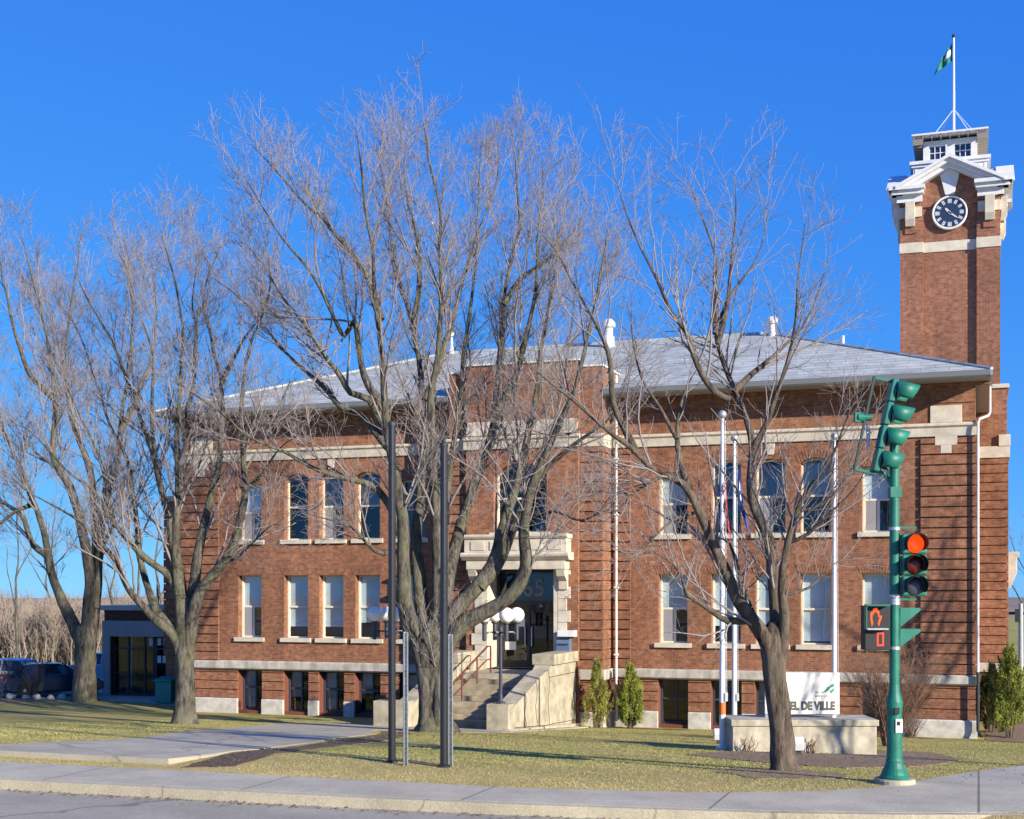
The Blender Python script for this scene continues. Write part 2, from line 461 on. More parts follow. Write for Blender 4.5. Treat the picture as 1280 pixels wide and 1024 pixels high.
def np_mesh(name, V, Q, m, parent=None, smooth=True):
    """V (n,3) world verts, Q (m,k) faces of one size"""
    if parent is not None:
        M = np.array(ROOT[parent.name].inverted())
        V = V @ M[:3, :3].T + M[:3, 3]
    me = bpy.data.meshes.new(name)
    me.vertices.add(len(V)); me.vertices.foreach_set('co', V.astype(np.float32).ravel())
    k = Q.shape[1]
    me.loops.add(Q.size); me.loops.foreach_set('vertex_index', Q.astype(np.int32).ravel())
    me.polygons.add(len(Q)); me.polygons.foreach_set('loop_start', np.arange(0, Q.size, k, dtype=np.int32))
    me.update(calc_edges=True)
    if smooth: me.polygons.foreach_set('use_smooth', np.ones(len(Q), dtype=bool))
    me.materials.append(m)
    return link(name, me, parent)


def thing(name, label, cat, loc=(0, 0, 0), rotz=0.0, group=None, tilt=None):
    o = bpy.data.objects.new(name, None)
    COL.objects.link(o)
    o.empty_display_size = 0.3
    o.location = loc
    o.rotation_euler = (0, 0, rotz)
    ROOT[o.name] = Matrix.Translation(loc) @ Matrix.Rotation(rotz, 4, 'Z')
    o['label'] = label; o['category'] = cat
    if group: o['group'] = group
    return o


def tag(o, label, cat, group=None, kind=None):
    o['label'] = label; o['category'] = cat
    if group: o['group'] = group
    if kind: o['kind'] = kind
    return o


def struct(o, kind='structure', label=None):
    o['kind'] = kind
    if label: o['label'] = label
    return o


def text_mesh(s, size, offset=0.0, extrude=0.003):
    cu = bpy.data.curves.new('lettering', 'FONT'); cu.body = s; cu.size = size; cu.offset = offset; cu.extrude = extrude
    cu.align_x = 'LEFT'
    o = bpy.data.objects.new('lettering', cu); COL.objects.link(o)
    dg = bpy.context.evaluated_depsgraph_get(); dg.update()
    me = bpy.data.meshes.new_from_object(o.evaluated_get(dg))
    bpy.data.objects.remove(o); bpy.data.curves.remove(cu)
    return me


def text_part(name, s, size, M, m, parent, offset=0.0, width=None, extrude=0.003):
    """text laid in the local XZ plane of parent, M local matrix; width fits the line"""
    me = text_mesh(s, size, offset, extrude)
    xs = [v.co.x for v in me.vertices]
    sx = 1.0 if not width else width / (max(xs) - min(xs))
    me.transform(Matrix.Translation((0, 0, 0)) @ Matrix.Diagonal((sx, 1, 1, 1)))
    me.transform(Matrix.Rotation(math.pi / 2, 4, 'X'))
    me.transform(M)
    me.materials.clear(); me.materials.append(m)
    return link(name, me, parent)


# ------------------------------------------------------------------ ground, paving, road
def far_drop(y):
    if y < 14: return 0.0
    u = min(1, (y - 14) / 90.0)
    z = -7.0 * u * u * (3 - 2 * u)
    if y > 400: z -= min(1, (y - 400) / 3000) * 55
    return z


def build_ground():
    xs = sorted(set([-6000, -3000, -1500, -700, -350] + list(np.arange(-200, 121, 10.0)) + [200, 500, 1500, 4000]))
    ys = sorted(set([-400, -150, -80, -50, -31, -28.95, -28.6, -26, -20, -14, -8, -4, -0.5, 4, 9, 14] + list(np.arange(20, 120, 7.0)) + [150, 250, 400, 800, 1600, 3400, 7000]))
    V = []
    for y in ys:
        for x in xs:
            z = gz(y) + far_drop(y)
            if y < -28.7: z = 1.75
            V.append((x, y, z))
    n = len(xs)
    Q = [(j * n + i, j * n + i + 1, (j + 1) * n + i + 1, (j + 1) * n + i) for j in range(len(ys) - 1) for i in range(n - 1)]
    o = np_mesh('lawn_ground', np.array(V, float), np.array(Q), LAWN, smooth=False)
    struct(o)


def drape(name, poly, m, off=0.006, depth=0.25, zf=None, cuts=(-26, -0.5), kind='structure', fine=0):
    """flat slab that follows the lawn slope (or zf), with a skirt"""
    bm = bmesh.new()
    f = bm.faces.new([bm.verts.new((x, y, 0)) for x, y in poly])
    cs = list(cuts)
    if fine:
        y0 = min(p[1] for p in poly); y1 = max(p[1] for p in poly)
        cs += list(np.arange(y0 + fine, y1, fine))
    for cyy in cs:
        bmesh.ops.bisect_plane(bm, geom=bm.verts[:] + bm.edges[:] + bm.faces[:], plane_co=(0, cyy, 0), plane_no=(0, 1, 0))
    bmesh.ops.recalc_face_normals(bm, faces=bm.faces)
    for fc in bm.faces:
        if fc.normal.z < 0: fc.normal_flip()
    bound = [e for e in bm.edges if e.is_boundary]
    r = bmesh.ops.extrude_edge_only(bm, edges=bound)
    low = {v for v in r['geom'] if isinstance(v, bmesh.types.BMVert)}
    for v in bm.verts:
        z = (zf(v.co.x, v.co.y) if zf else gz(v.co.y)) + off
        v.co.z = z - (depth if v in low else 0)
    me = bpy.data.meshes.new(name); bm.to_mesh(me); bm.free()
    me.materials.append(m)
    o = link(name, me)
    struct(o, kind)
    return o


build_ground()
KERB = [(-120, -30.35), (-60, -30.3), (-30, -30.25), (-13.8, -30.15), (-9.8, -30.03), (-7.6, -29.95), (-5.9, -29.82), (-4.1, -29.62), (-2.5, -29.38), (-1.0, -29.0), (0.6, -28.45), (2.4, -27.4), (4.0, -25.6), (5.2, -23.0), (5.8, -19), (6.0, -10), (6.0, 12)]


def offs(line, d):
    out = []
    for i, p in enumerate(line):
        a = Vector(line[max(i - 1, 0)]); b = Vector(line[min(i + 1, len(line) - 1)])
        t = (b - a).normalized(); n = Vector((-t.y, t.x))
        q = Vector(p) + n * d
        out.append((q.x, q.y))
    return out


KIN = offs(KERB, 0.16)
BACK = [(-120, -28.6), (-30, -28.5), (-12.0, -28.42), (-6.3, -28.40), (-4.5, -28.15), (-3.4, -27.9), (-2.8, -27.62), (-2.0, -27.2), (-1.45, -26.75), (-0.9, -25.7), (-0.5, -23.7), (0.1, -21.1), (0.85, -18.4), (1.6, -14), (2.4, -8), (3.0, 0), (3.0, 12)]
drape('sidewalk', KIN + BACK[::-1], SIDEW, off=0.006, depth=0.3, fine=2.0)
drape('kerb', KERB + KIN[::-1], KERBM, off=0.002, depth=0.4, fine=2.0)
# road in front and side street
road = MB().poly([(-300, -60, 1.955), (60, -60, 1.955), (60, -28, 1.955), (12, -28, 1.955), (2.0, -27.3, 1.955), (-1, -28.6, 1.955), (-14, -29.8, 1.955), (-300, -29.9, 1.955)]).build('road', ROADM)
struct(road)
drape('side_street', [(5.9, -27.9), (12, -27.9), (14, 12), (5.9, 12)], ROADM, off=0.012, depth=0.1)
# far pavement behind the camera
struct(MB().box(-200, 60, -75, -60, 1.7, 2.1).build('far_pavement', SIDEW))

# raised concrete path from the pavement to the stairs
def pathz(x, y): return 2.20 - (y + 27.9) * 0.0770


PATHP = [(-120, -27.85), (-12.45, -27.85), (-12.35, -26.5), (-12.5, -24.8), (-13.2, -21.5), (-13.9, -19.0), (-14.6, -15.4), (-15.6, -13.4), (-16.0, -12.3), (-15.6, -11.6), (-14.0, -11.2), (-12.9, -10.9), (-12.75, -9.4), (-12.75, -1.45), (-13.3, -1.45), (-13.3, -8.0), (-17.2, -8.0), (-19.3, -7.4), (-19.6, -6.6), (-20.4, -9.4), (-19.0, -15.0), (-18.2, -18.5), (-16.6, -22.5), (-16.3, -24.8), (-16.6, -26.4), (-18.5, -27.2), (-120, -27.2)]
drape('path', PATHP, PATHM, off=0.0, depth=0.35, zf=lambda x, y: max(pathz(x, y), gz(y) + 0.012), cuts=(-26, -0.5, -20, -15, -12, -9))


def blob(name, pts, m, off, amp=0.15, kind='structure'):
    P = []
    n = len(pts)
    for i in range(n):
        a = Vector(pts[i]); b = Vector(pts[(i + 1) % n])
        k = max(1, int((b - a).length / 0.25))
        for j in range(k):
            p = a.lerp(b, j / k)
            P.append((p.x + amp * noise.noise((p.x * 2.1, p.y * 2.1, 1)), p.y + amp * noise.noise((p.x * 2.3, p.y * 1.9, 7))))
    return drape(name, P, m, off=off, depth=0.03, fine=1.0, kind=kind)


blob('soil_bed', [(-12.0, -28.15), (-11.3, -27.6), (-11.6, -25.2), (-12.2, -22), (-12.7, -19), (-13.4, -16.0), (-14.5, -13.3), (-15.35, -13.2), (-14.4, -15.4), (-13.6, -19.2), (-12.9, -21.5), (-12.2, -25), (-12.2, -27.6)], SOIL, 0.012)
blob('planter_soil', [(-5.6, -19.9), (-3.6, -21.9), (-2.2, -22.6), (-0.9, -20.4), (-0.3, -17.0), (-1.0, -13.5), (-2.6, -13.2), (-5.2, -17.6)], MULCH, 0.014)
blob('tree_soil', [(-4.0, -25.6), (-3.2, -26.3), (-2.0, -26.0), (-1.9, -24.6), (-2.8, -23.7), (-3.9, -24.1)], MULCH, 0.010)
blob('border_soil', [(-13.2, -0.45), (-9.5, -0.45), (-9.5, -1.3), (-12.6, -1.7)], SOIL, 0.012)
blob('side_soil', [(0.25, -0.3), (3.0, -3.0), (2.9, 6.5), (0.25, 6.5)], MULCH, 0.012)
blob('hedge_soil', [(-47, -0.4), (-39.5, 1.0), (-38.0, 2.2), (-39.0, 3.2), (-47, 2.6)], MULCH, 0.012)
# car park at the left and the forecourt of the annex
drape('car_park', [(-110, 4.2), (-37.6, 3.4), (-31.5, 2.4), (-31.0, 5.7), (-38, 5.7), (-38, 14), (-110, 14)], PATHM, off=0.016, depth=0.05)


def grass_blades():
    n = 220000
    x = RNG.uniform(-24, 3, n); y = -28.4 + 27 * RNG.random(n) ** 1.6
    # keep off the paving
    keep = np.ones(n, bool)
    from math import inf
    def inside(poly, x, y):
        c = np.zeros(len(x), bool); j = len(poly) - 1
        for i in range(len(poly)):
            xi, yi = poly[i]; xj, yj = poly[j]
            hit = ((yi > y) != (yj > y)) & (x < (xj - xi) * (y - yi) / (yj - yi + 1e-12) + xi)
            c ^= hit; j = i
        return c
    for P in (PATHP, KIN + BACK[::-1]):
        keep &= ~inside(P, x, y)
    keep &= ~((x > -13) & (x < -11.3) & (y < -19)) | (RNG.random(n) < 0.1)
    keep &= ~inside([(-5.3, -19.6), (-3.5, -21.7), (-2.2, -22.3), (-1.2, -20.4), (-0.8, -17.0), (-2.4, -13.8)], x, y)
    keep &= ~((x > -17) & (x < -12.9) & (y > -9.2))
    x, y = x[keep], y[keep]; n = len(x)
    z = np.array([gz(v) for v in y])
    h = RNG.uniform(0.010, 0.030, n); a = RNG.uniform(0, 6.283, n); w = 0.005
    lx, ly = RNG.normal(0, 0.02, n), RNG.normal(0, 0.02, n)
    V = np.empty((n, 3, 3))
    V[:, 0] = np.stack([x - w * np.cos(a), y - w * np.sin(a), z - 0.005], 1)
    V[:, 1] = np.stack([x + w * np.cos(a), y + w * np.sin(a), z - 0.005], 1)
    V[:, 2] = np.stack([x + lx, y + ly, z + h], 1)
    o = np_mesh('grass', V.reshape(-1, 3), np.arange(3 * n).reshape(-1, 3), GRASSB, smooth=False)
    struct(o, 'stuff')
    o['label'] = 'short dry spring grass blades on the lawn'


grass_blades()

# ------------------------------------------------------------------ the city hall
M0 = -15.2                                 # axis of the facade
XL, XR = -30.3, -0.1
WINX = [-12.0, -9.95, -8.42, -6.88, -5.0]  # left wing, from the axis; mirrored at the right
WINW = 1.04
Z1, Z2 = 2.12, 11.78                       # floor line, soffit


def arch_z(op, x):
    if not op.get('rise'): return op['zt']
    w = op['w'] / 2; r = op['rise']; R = (w * w + r * r) / (2 * r)
    return op['zt'] - r + math.sqrt(max(0, R * R - (x - op['cx']) ** 2)) - (R - r)


def holed_wall(mb, x0, x1, z0, z1, y, ops, depth, rev=None):
    cols = {}
    for o in ops: cols.setdefault((o['cx'], o['w']), []).append(o)
    xs = x0
    def q(a, b, c, d): mb.poly([(a, y, c), (b, y, c), (b, y, d), (a, y, d)])
    for (cx, w) in sorted(cols):
        a, b = cx - w / 2, cx + w / 2
        if a > xs + 1e-6: q(xs, a, z0, z1)
        zc = z0
        lst = sorted(cols[(cx, w)], key=lambda o: o['zb'])
        for i, o in enumerate(lst):
            if o['zb'] > zc + 1e-6: mb.poly([(a, y, zc), (b, y, zc), (b, y, o['zb']), (a, y, o['zb'])] if not lst[i - 1].get('rise') or i == 0 else [(a, y, zc), (b, y, zc), (b, y, o['zb']), (a, y, o['zb'])])
            zt = o['zt'] - o.get('rise', 0)
            n = 10 if o.get('rise') else 1
            pts = [(a + (b - a) * k / n) for k in range(n + 1)]
            rv = rev or mb
            rv.poly([(a, y, o['zb']), (a, y + depth, o['zb']), (a, y + depth, zt), (a, y, zt)])
            rv.poly([(b, y, o['zb']), (b, y + depth, o['zb']), (b, y + depth, zt), (b, y, zt)])
            rv.poly([(a, y, o['zb']), (b, y, o['zb']), (b, y + depth, o['zb']), (a, y + depth, o['zb'])])
            for k in range(n):
                p, p2 = pts[k], pts[k + 1]
                h, h2 = arch_z(o, p), arch_z(o, p2)
                rv.poly([(p, y, h), (p2, y, h2), (p2, y + depth, h2), (p, y + depth, h)])
                if o.get('rise'): mb.poly([(p, y, h), (p2, y, h2), (p2, y, o['zt']), (p, y, o['zt'])])
            zc = o['zt']
        if zc < z1 - 1e-6: q(a, b, zc, z1)
        xs = b
    if xs < x1 - 1e-6: q(xs, x1, z0, z1)


def window(par, op, y, style, sill=True, frame_m=None, label=None, dep=0.33):
    """style: hung / slider / base, dep = how deep the frame sits"""
    a, b, zb, zt = op['cx'] - op['w'] / 2, op['cx'] + op['w'] / 2, op['zb'], op['zt']
    rise = op.get('rise', 0)
    fm = frame_m or CREAM
    yf = y + dep
    t = 0.065
    e = 0.004
    fr = MB()
    n = 10
    fr.box(a + e, a + t, yf - 0.05, yf + 0.06, zb + e, zt - rise - e)
    fr.box(b - t, b - e, yf - 0.05, yf + 0.06, zb + e, zt - rise - e)
    fr.box(a + t, b - t, yf - 0.05, yf + 0.06, zb + e, zb + t)
    if rise:
        P = []
        for k in range(n + 1):
            x = a + e + (b - a - 2 * e) * k / n; P.append((x, arch_z(op, x) - e))
        for k in range(n, -1, -1):
            x = a + e + (b - a - 2 * e) * k / n; P.append((x, arch_z(op, x) - t))
        for k in range(n):
            q = [P[k], P[k + 1], P[2 * n - k], P[2 * n + 1 - k]]
            fr.prism(q, 'y', yf - 0.05, yf + 0.06)
    else:
        fr.box(a + t, b - t, yf - 0.05, yf + 0.06, zt - t, zt - e)
    w = fr.build('window', fm, par, label=label)
    P = []
    for k in range(n + 1):
        x = a + t * 0.6 + (b - a - 1.2 * t) * k / n
        P.append((x, yf + 0.015, arch_z(op, x) - t * 0.6))
    MB().poly([(a + t * .6, yf + .015, zb + t * .6), (b - t * .6, yf + .015, zb + t * .6)] + P[::-1]).build('pane', GLASS, w)
    sa = MB()
    zm = zb + (zt - zb) * (0.5 if style != 'base' else 0.56)
    sa.box(a + t, b - t, yf - 0.035, yf + 0.05, zm - 0.035, zm + 0.035)
    if style == 'slider':
        xm = (a + b) / 2
        sa.box(xm - 0.045, xm + 0.045, yf - 0.045, yf + 0.045, zb + t, zm - 0.035)
        sa.box(a + t, a + t + .035, yf - 0.045, yf + 0.045, zb + t, zm - 0.035)
        MB().box(a + t + .035, xm - .045, yf - 0.03, yf - 0.02, zb + t, zm - 0.035).build('insect_screen', SCREEN, w)
    if style == 'base':
        xm = (a + b) / 2 + 0.04
        sa.box(xm - 0.03, xm + 0.03, yf - 0.03, yf + 0.045, zb + t, zt - t)
    sa.build('sash_bar', fm, w)
    if sill:
        s = MB()
        s.box(a - 0.14, b + 0.14, y - 0.10, y - 0.002, zb - 0.15, zb + 0.012)
        s.box(a + 0.003, b - 0.003, y - 0.002, yf - 0.05, zb + 0.001, zb + 0.012)
        s.build('sill', STONE, w)
    return w, zm, yf


hall = thing('city_hall', 'three-storey red brick town hall with grey hipped roof and raised central entrance', 'town hall', (M0, 8, 0))


def wing(side):
    sg = -1 if side == 'L' else 1
    x0, x1 = (XL, -18.3) if side == 'L' else (-12.45, XR)
    cxs = sorted(M0 + sg * abs(w) for w in WINX)
    # main wall with two floors of openings
    ops = []
    for cx in cxs:
        i = [abs(w) for w in WINX].index(min([abs(w) for w in WINX], key=lambda v: abs(v - abs(cx - M0))))
        ops.append(dict(cx=cx, w=WINW, zb=3.05, zt=5.50, fl=1, i=i))
        tri = i in (1, 2, 3)
        ops.append(dict(cx=cx, w=WINW, zb=6.88, zt=9.46 if tri else 9.1, rise=0.17 if tri else 0, fl=2, i=i))
    wl = MB()
    holed_wall(wl, x0, x1, Z1, Z2, 0.0, ops, 0.62)
    wl.build('facade_wall', BRICK, hall, fix=False)
    def lintel(o, w):
        vs = MB()
        n = 13; a = o['cx'] - o['w'] / 2 - 0.06; b = o['cx'] + o['w'] / 2 + 0.06
        for k in range(n):
            p, p2 = a + (b - a) * k / n + 0.006, a + (b - a) * (k + 1) / n - 0.006
            h = arch_z(o, min(max((p + p2) / 2, o['cx'] - o['w'] / 2), o['cx'] + o['w'] / 2)) + 0.004
            lean = ((p + p2) / 2 - o['cx']) * 0.22
            vs.prism([(p, h), (p2, h), (p2 + lean, h + 0.30), (p + lean, h + 0.30)], 'y', -0.012, 0.02)
        vs.build('brick_lintel', BRICK, w)
    ks = MB()
    for o in ops:
        if o['fl'] == 2 and o['i'] == 2:
            ks.prism([(o['cx'] - .11, 9.60), (o['cx'] + .11, 9.60), (o['cx'] + .15, 9.98), (o['cx'] - .15, 9.98)], 'y', -0.06, 0.03)
    ks.build('keystone', STONE, hall, bevel=0.01)
    rngw = random.Random(3 if side == 'L' else 5)
    for o in ops:
        st = 'slider' if o['i'] in (0, 4) or (o['fl'] == 2 and o['i'] == 2) else 'hung'
        if side == 'L' and o['i'] == 4: st = 'hung'
        w, zm, yf = window(hall, o, 0.0, st)
        lintel(o, w)
        a, b = o['cx'] - WINW / 2 + .07, o['cx'] + WINW / 2 - .07
        if o['fl'] == 1:
            low = zm if st == 'slider' else o['zb'] + rngw.choice([0.12, 0.45, 0.62, 0.3])
            bl = MB().box(a, b, yf + 0.045, yf + 0.052, low, o['zt'] - 0.05)
            bl.build('blind', BLIND, w)
        elif side == 'R' and o['i'] in (0, 1, 4) or (side == 'L' and o['i'] == 0):
            MB().box(a, b, yf + 0.045, yf + 0.052, zm + .02, o['zt'] - o.get('rise', 0)).build('blind', BLIND, w)
        elif o['i'] in (2, 3):
            MB().box(a, b, yf + 0.045, yf + 0.052, zm + .02, o['zt'] - o.get('rise', 0) - .02).build('blind', BLINDD, w)
    # basement: plinth, grooved brick piers, water table
    bops = [dict(cx=cx, w=WINW + 0.04, zb=0.17, zt=1.77) for cx in cxs]
    bw = MB()
    holed_wall(bw, x0, x1, -0.3, 1.80, 0.045, bops, 0.50)
    bw.build('basement_wall', JOINT, hall, fix=False)
    ed = [x0] + sum([[o['cx'] - o['w'] / 2, o['cx'] + o['w'] / 2] for o in bops], []) + [x1]
    for k in range(0, len(ed), 2):
        blk = MB(); pl = MB()
        a, b = ed[k] + (0.003 if k else 0), ed[k + 1] - (0.003 if k < len(ed) - 2 else 0)
        z = 0.66
        while z < 1.70:
            z2 = min(z + 0.345, 1.80)
            blk.box(a, b, 0.0, 0.36, z, z2 - 0.035); z = z2 + 0.0
        pl.prism([(-0.07, -0.3), (0.355, -0.3), (0.355, 0.64), (-0.03, 0.64), (-0.07, 0.60)], 'x', a - (0.0 if k else .06) , b + (0.0 if k < len(ed) - 2 else .06))
        blk.build('basement_pier', BRICK, hall)
        pl.build('plinth_block', STONEP, hall, bevel=0.012)
    for o in bops:
        w, zm, yf = window(hall, o, 0.045, 'base', sill=False, frame_m=NAVYP, dep=0.40)
        if rngw.random() < 0.7:
            MB().box(o['cx'] - .5, o['cx'] + .02, yf + .12, yf + .13, o['zb'] + rngw.choice([.1, .55, .75]), o['zt'] - .06).build('blind', BLIND, w)
    MB().prism([(-0.13, 1.84), (-0.06, 1.78), (0.04, 1.78), (0.04, 2.14), (-0.03, 2.14), (-0.13, 2.09)], 'x', x0 - (.13 if side == 'L' else 0), x1 + (.13 if side == 'R' else 0)).build('water_table', STONEW, hall, bevel=0.01)
    # string course
    sc = MB()
    sc.prism([(-0.07, 10.02), (0.03, 10.02), (0.03, 10.46), (-0.10, 10.46), (-0.16, 10.42), (-0.16, 10.36), (-0.09, 10.30)], 'x', x0 - (.1 if side == 'L' else 0), x1 + (.1 if side == 'R' else 0))
    sc.build('string_course', STONE, hall, bevel=0.008)
    # corbelled brick line high on the frieze
    MB().box(x0, x1, -0.035, 0.02, 11.13, 11.21).build('brick_corbel', BRICK, hall)
    # quoins at the outer corner and beside the entrance pavilion
    qs = [(x1 - 1.72, x1), (x0, x0 + 0.72)] if side == 'R' else [(x0, x0 + 1.72), (x1 - 0.72, x1)]
    for (a, b) in qs:
        q = MB(); z = 2.16; k = 0
        while z < 9.95:
            z2 = min(z + 0.347, 10.01)
            ex = 0.0
            aa = a - (0.06 if a == XL else 0); bb = b + (0.06 if b == XR else 0)
            q.box(aa, bb, -0.09, 0.02 if a != XL and b != XR else 0.25, z, z2 - 0.05); z = z2
        q.build('quoin_strip', BRICK, hall)
    # corner ornament
    oc = x1 - 0.92 if side == 'R' else x0 + 0.92
    og = MB()
    og.box(oc - .50, oc + .50, -0.05, 0.02, 10.47, 11.04)
    og.box(oc - .35, oc + .35, -0.10, -0.055, 9.72, 10.015)
    og.box(oc - .17, oc + .17, -0.10, -0.055, 9.45, 9.72)
    og.build('corner_ornament', STONE, hall, bevel=0.012)
    # eaves
    ex0, ex1 = (x0 - 0.45, x1) if side == 'L' else (x0, x1 + 0.45)
    MB().box(ex0, ex1, -1.06, 0.0, 11.78, 11.83).build('soffit', SOFFIT, hall)
    MB().box(ex0, ex1, -0.10, -0.002, 11.66, 11.775).build('cornice_board', BRICK, hall)
    g = MB()
    g.prism([(-1.06, 11.76), (-1.13, 11.76), (-1.18, 11.82), (-1.20, 11.99), (-1.17, 11.99), (-1.16, 11.88), (-1.06, 11.86)], 'x', ex0, ex1)
    g.build('gutter', mat('gutter_grey', (.20, .21, .22), .5, metal=.2), hall)


wing('L'); wing('R')
# sides, rear, inner dark wall
sw = MB()
sw.poly([(XR, 0, -.3), (XR, 17, -.3), (XR, 17, Z2 + .2), (XR, 0, Z2 + .2)])
sw.poly([(XL, 0, -.3), (XL, 17, -.3), (XL, 17, Z2 + .2), (XL, 0, Z2 + .2)])
sw.poly([(XL, 17, -.3), (XR, 17, -.3), (XR, 17, Z2 + .2), (XL, 17, Z2 + .2)])
sw.build('side_walls', BRICK, hall, fix=False)
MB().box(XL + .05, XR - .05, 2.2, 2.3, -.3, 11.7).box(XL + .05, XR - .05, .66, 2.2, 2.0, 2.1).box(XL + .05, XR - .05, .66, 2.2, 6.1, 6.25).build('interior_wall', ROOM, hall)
# soffits and gutters round the ends
for (x0, x1) in ((XR, XR + .45), (XL - .45, XL)):
    MB().box(x0, x1, 0.0, 17.9, 11.78, 11.83).build('soffit', SOFFIT, hall)
    xo = x1 if x0 == XR else x0 - .08
    MB().box(xo, xo + .08, -1.19, 17.9, 11.80, 11.98).build('gutter', LEAD, hall)
# roof
RZ, RY = 15.38, 7.6
e0, e1, ey0, ey1, ez = XL - .50, XR + .50, -1.16, 17.9, 11.99
A, B, C_, D_ = (e0, ey0, ez), (e1, ey0, ez), (e1, ey1, ez), (e0, ey1, ez)
R1, R2 = (-22.2, 8.37, RZ), (-8.2, 8.37, RZ)
rf = MB()
rf.poly([A, B, R2, R1]); rf.poly([B, C_, R2]); rf.poly([C_, D_, R1, R2]); rf.poly([D_, A, R1])
roof = rf.build('roof', ROOFM, hall)
cap = MB()
for (p, q) in ((A, R1), (B, R2), (C_, R2), (D_, R1), (R1, R2)):
    cap.tube([(p[0], p[1], p[2] + .01), (q[0], q[1], q[2] + .01)], 0.07, 6)
cap.build('ridge_cap', ROOFM, roof)
v = MB(); v.lathe((-14.6, 7.6, 15.0), [(.24, 0), (.24, .5), (.18, .55), (.18, .85), (.28, .9), (.28, 1.08), (.16, 1.22), (.02, 1.28)], 16); v.build('roof_ventilator', TOWERW, roof)
v = MB(); v.lathe((-7.85, 7.8, 15.0), [(.15, 0), (.15, .62), (.22, .64), (.22, .84), (.12, .93)], 14); v.build('roof_ventilator', TOWERW, roof)
v = MB(); v.lathe((-5.0, 7.0, 14.0), [(.06, 0), (.06, .85)], 8); v.build('vent_pipe', TOWERW, roof)
v = MB(); v.lathe((-21.9, 8.2, 15.3), [(.16, 0), (.08, .3), (.05, .75), (.12, .8), (.12, .95), (.02, 1.05)], 10); v.build('finial', TOWERW, roof)
# downpipes
dp = MB(); dp.tube([(-12.22, -.20, 12.6), (-12.22, -.20, 0.25)], 0.045, 10)
for z in (2.6, 5.0, 7.6, 9.6): dp.box(-12.29, -12.15, -.26, -.05, z, z + .05)
dp.build('downpipe', WHITE, hall)
dp = MB(); dp.tube([(.36, 1.2, 11.80), (.36, 1.2, 10.9), (.30, .6, 10.72), (.02, -.21, 10.52), (-.02, -.22, 10.40), (-.02, -.22, 2.2)], 0.04, 10)
dp.build('downpipe', WHITE, hall)
dp = MB(); dp.tube([(-.02, -.22, 2.25), (-.02, -.22, .35), (.1, -.35, .15)], 0.055, 10); dp.build('downpipe', DARKMET, hall)
# ---- entrance pavilion
PX0, PX1 = -18.25, -12.48
BX0, BX1 = -17.5, -13.28
YP, YB = -1.15, -1.40
DCX, DW = -15.42, 2.80
pw = MB()
dop = dict(cx=DCX, w=DW, zb=2.10, zt=5.66)
wop = dict(cx=DCX, w=DW - .0001, zb=2.10, zt=5.66)
uop = dict(cx=DCX - .02, w=2.0, zb=6.98, zt=9.46, rise=.42)
pw2 = MB()
holed_wall(pw, BX0, BX1, -.3, 6.2, YB, [dop], 1.15)
holed_wall(pw, BX0, BX1, 6.2, 13.0, YB, [uop], 0.5)
for (x, s) in ((BX0, 1), (BX1, 1)):
    pw.poly([(x, YB, -.3), (x, YP, -.3), (x, YP, 13.0), (x, YB, 13.0)])
for (a, b) in ((PX0, BX0), (BX1, PX1)):
    pw.poly([(a, YP, -.3), (b, YP, -.3), (b, YP, 12.8), (a, YP, 12.8)])
for x in (PX0, PX1):
    pw.poly([(x, YP, -.3), (x, 1.9, -.3), (x, 1.9, 12.8), (x, YP, 12.8)])
pw.poly([(PX0, YP, 12.8), (PX1, YP, 12.8), (PX1, 1.9, 12.8), (PX0, 1.9, 12.8)])
pw.poly([(PX0, 1.9, 11.8), (PX1, 1.9, 11.8), (PX1, 1.9, 12.8), (PX0, 1.9, 12.8)])
pav = pw.build('entrance_pavilion', BRICK, hall, fix=False)
MB().box(BX0, BX1, YB + .001, YP + .2, 12.80, 13.0).build('parapet', BRICK, pav)
for (a, b) in ((PX0, BX0 - .02), (BX1 + .02, PX1)):
    q = MB(); z = 2.16
    while z < 9.95:
        z2 = min(z + .347, 10.01)
        if a == PX0:
            q.box(a - .05, b, YP - .09, YP + .02, z, z2 - .05); q.box(a - .05, a + .02, YP + .02, -.03, z, z2 - .04)
        else:
            q.box(a, b + .05, YP - .09, YP + .02, z, z2 - .05); q.box(b - .02, b + .05, YP + .02, -.03, z, z2 - .04)
        z = z2
    q.build('quoin_strip', BRICK, pav)
cp = MB()
cp.box(BX0 - .05, BX1 + .05, YB - .06, YP + .25, 13.002, 13.06)
cp.box(PX0 - .05, BX0 - .051, YP - .05, 1.95, 12.802, 12.86)
cp.box(BX1 + .051, PX1 + .06, YP - .05, 1.95, 12.802, 12.86)
cp.build('parapet_coping', WHITE, pav)
st = MB()
st.prism([(YB - .07, 9.98), (YB + .02, 9.98), (YB + .02, 10.43), (YB - .10, 10.43), (YB - .16, 10.38), (YB - .16, 10.32), (YB - .09, 10.27)], 'x', BX0 - .08, BX1 + .08)
for (a, b) in ((PX0 - .08, BX0 - .081), (BX1 + .081, PX1 + .08)):
    st.prism([(YP - .07, 9.98), (YP + .02, 9.98), (YP + .02, 10.43), (YP - .10, 10.43), (YP - .16, 10.38), (YP - .16, 10.32), (YP - .09, 10.27)], 'x', a, b)
st.box(PX1 - .02, PX1 + .08, YP + .021, -.17, 9.98, 10.43)
st.build('string_course', STONE, pav, bevel=.008)
MB().box(BX0 + .02, BX1 - .02, YB - .04, YB + .02, 10.47, 10.97).build('stone_band', STONE, pav, bevel=.01)
for (a, b) in ((PX0 - .13, BX0), (BX1, PX1 + .13)):
    wt = MB().box(a, b, YP - .13, YP + .02, 1.78, 2.14)
    if a == BX1: wt.box(PX1 - .02, PX1 + .13, YP + .02, -.14, 1.78, 2.14)
    wt.build('water_table', STONEW, pav, bevel=.012)
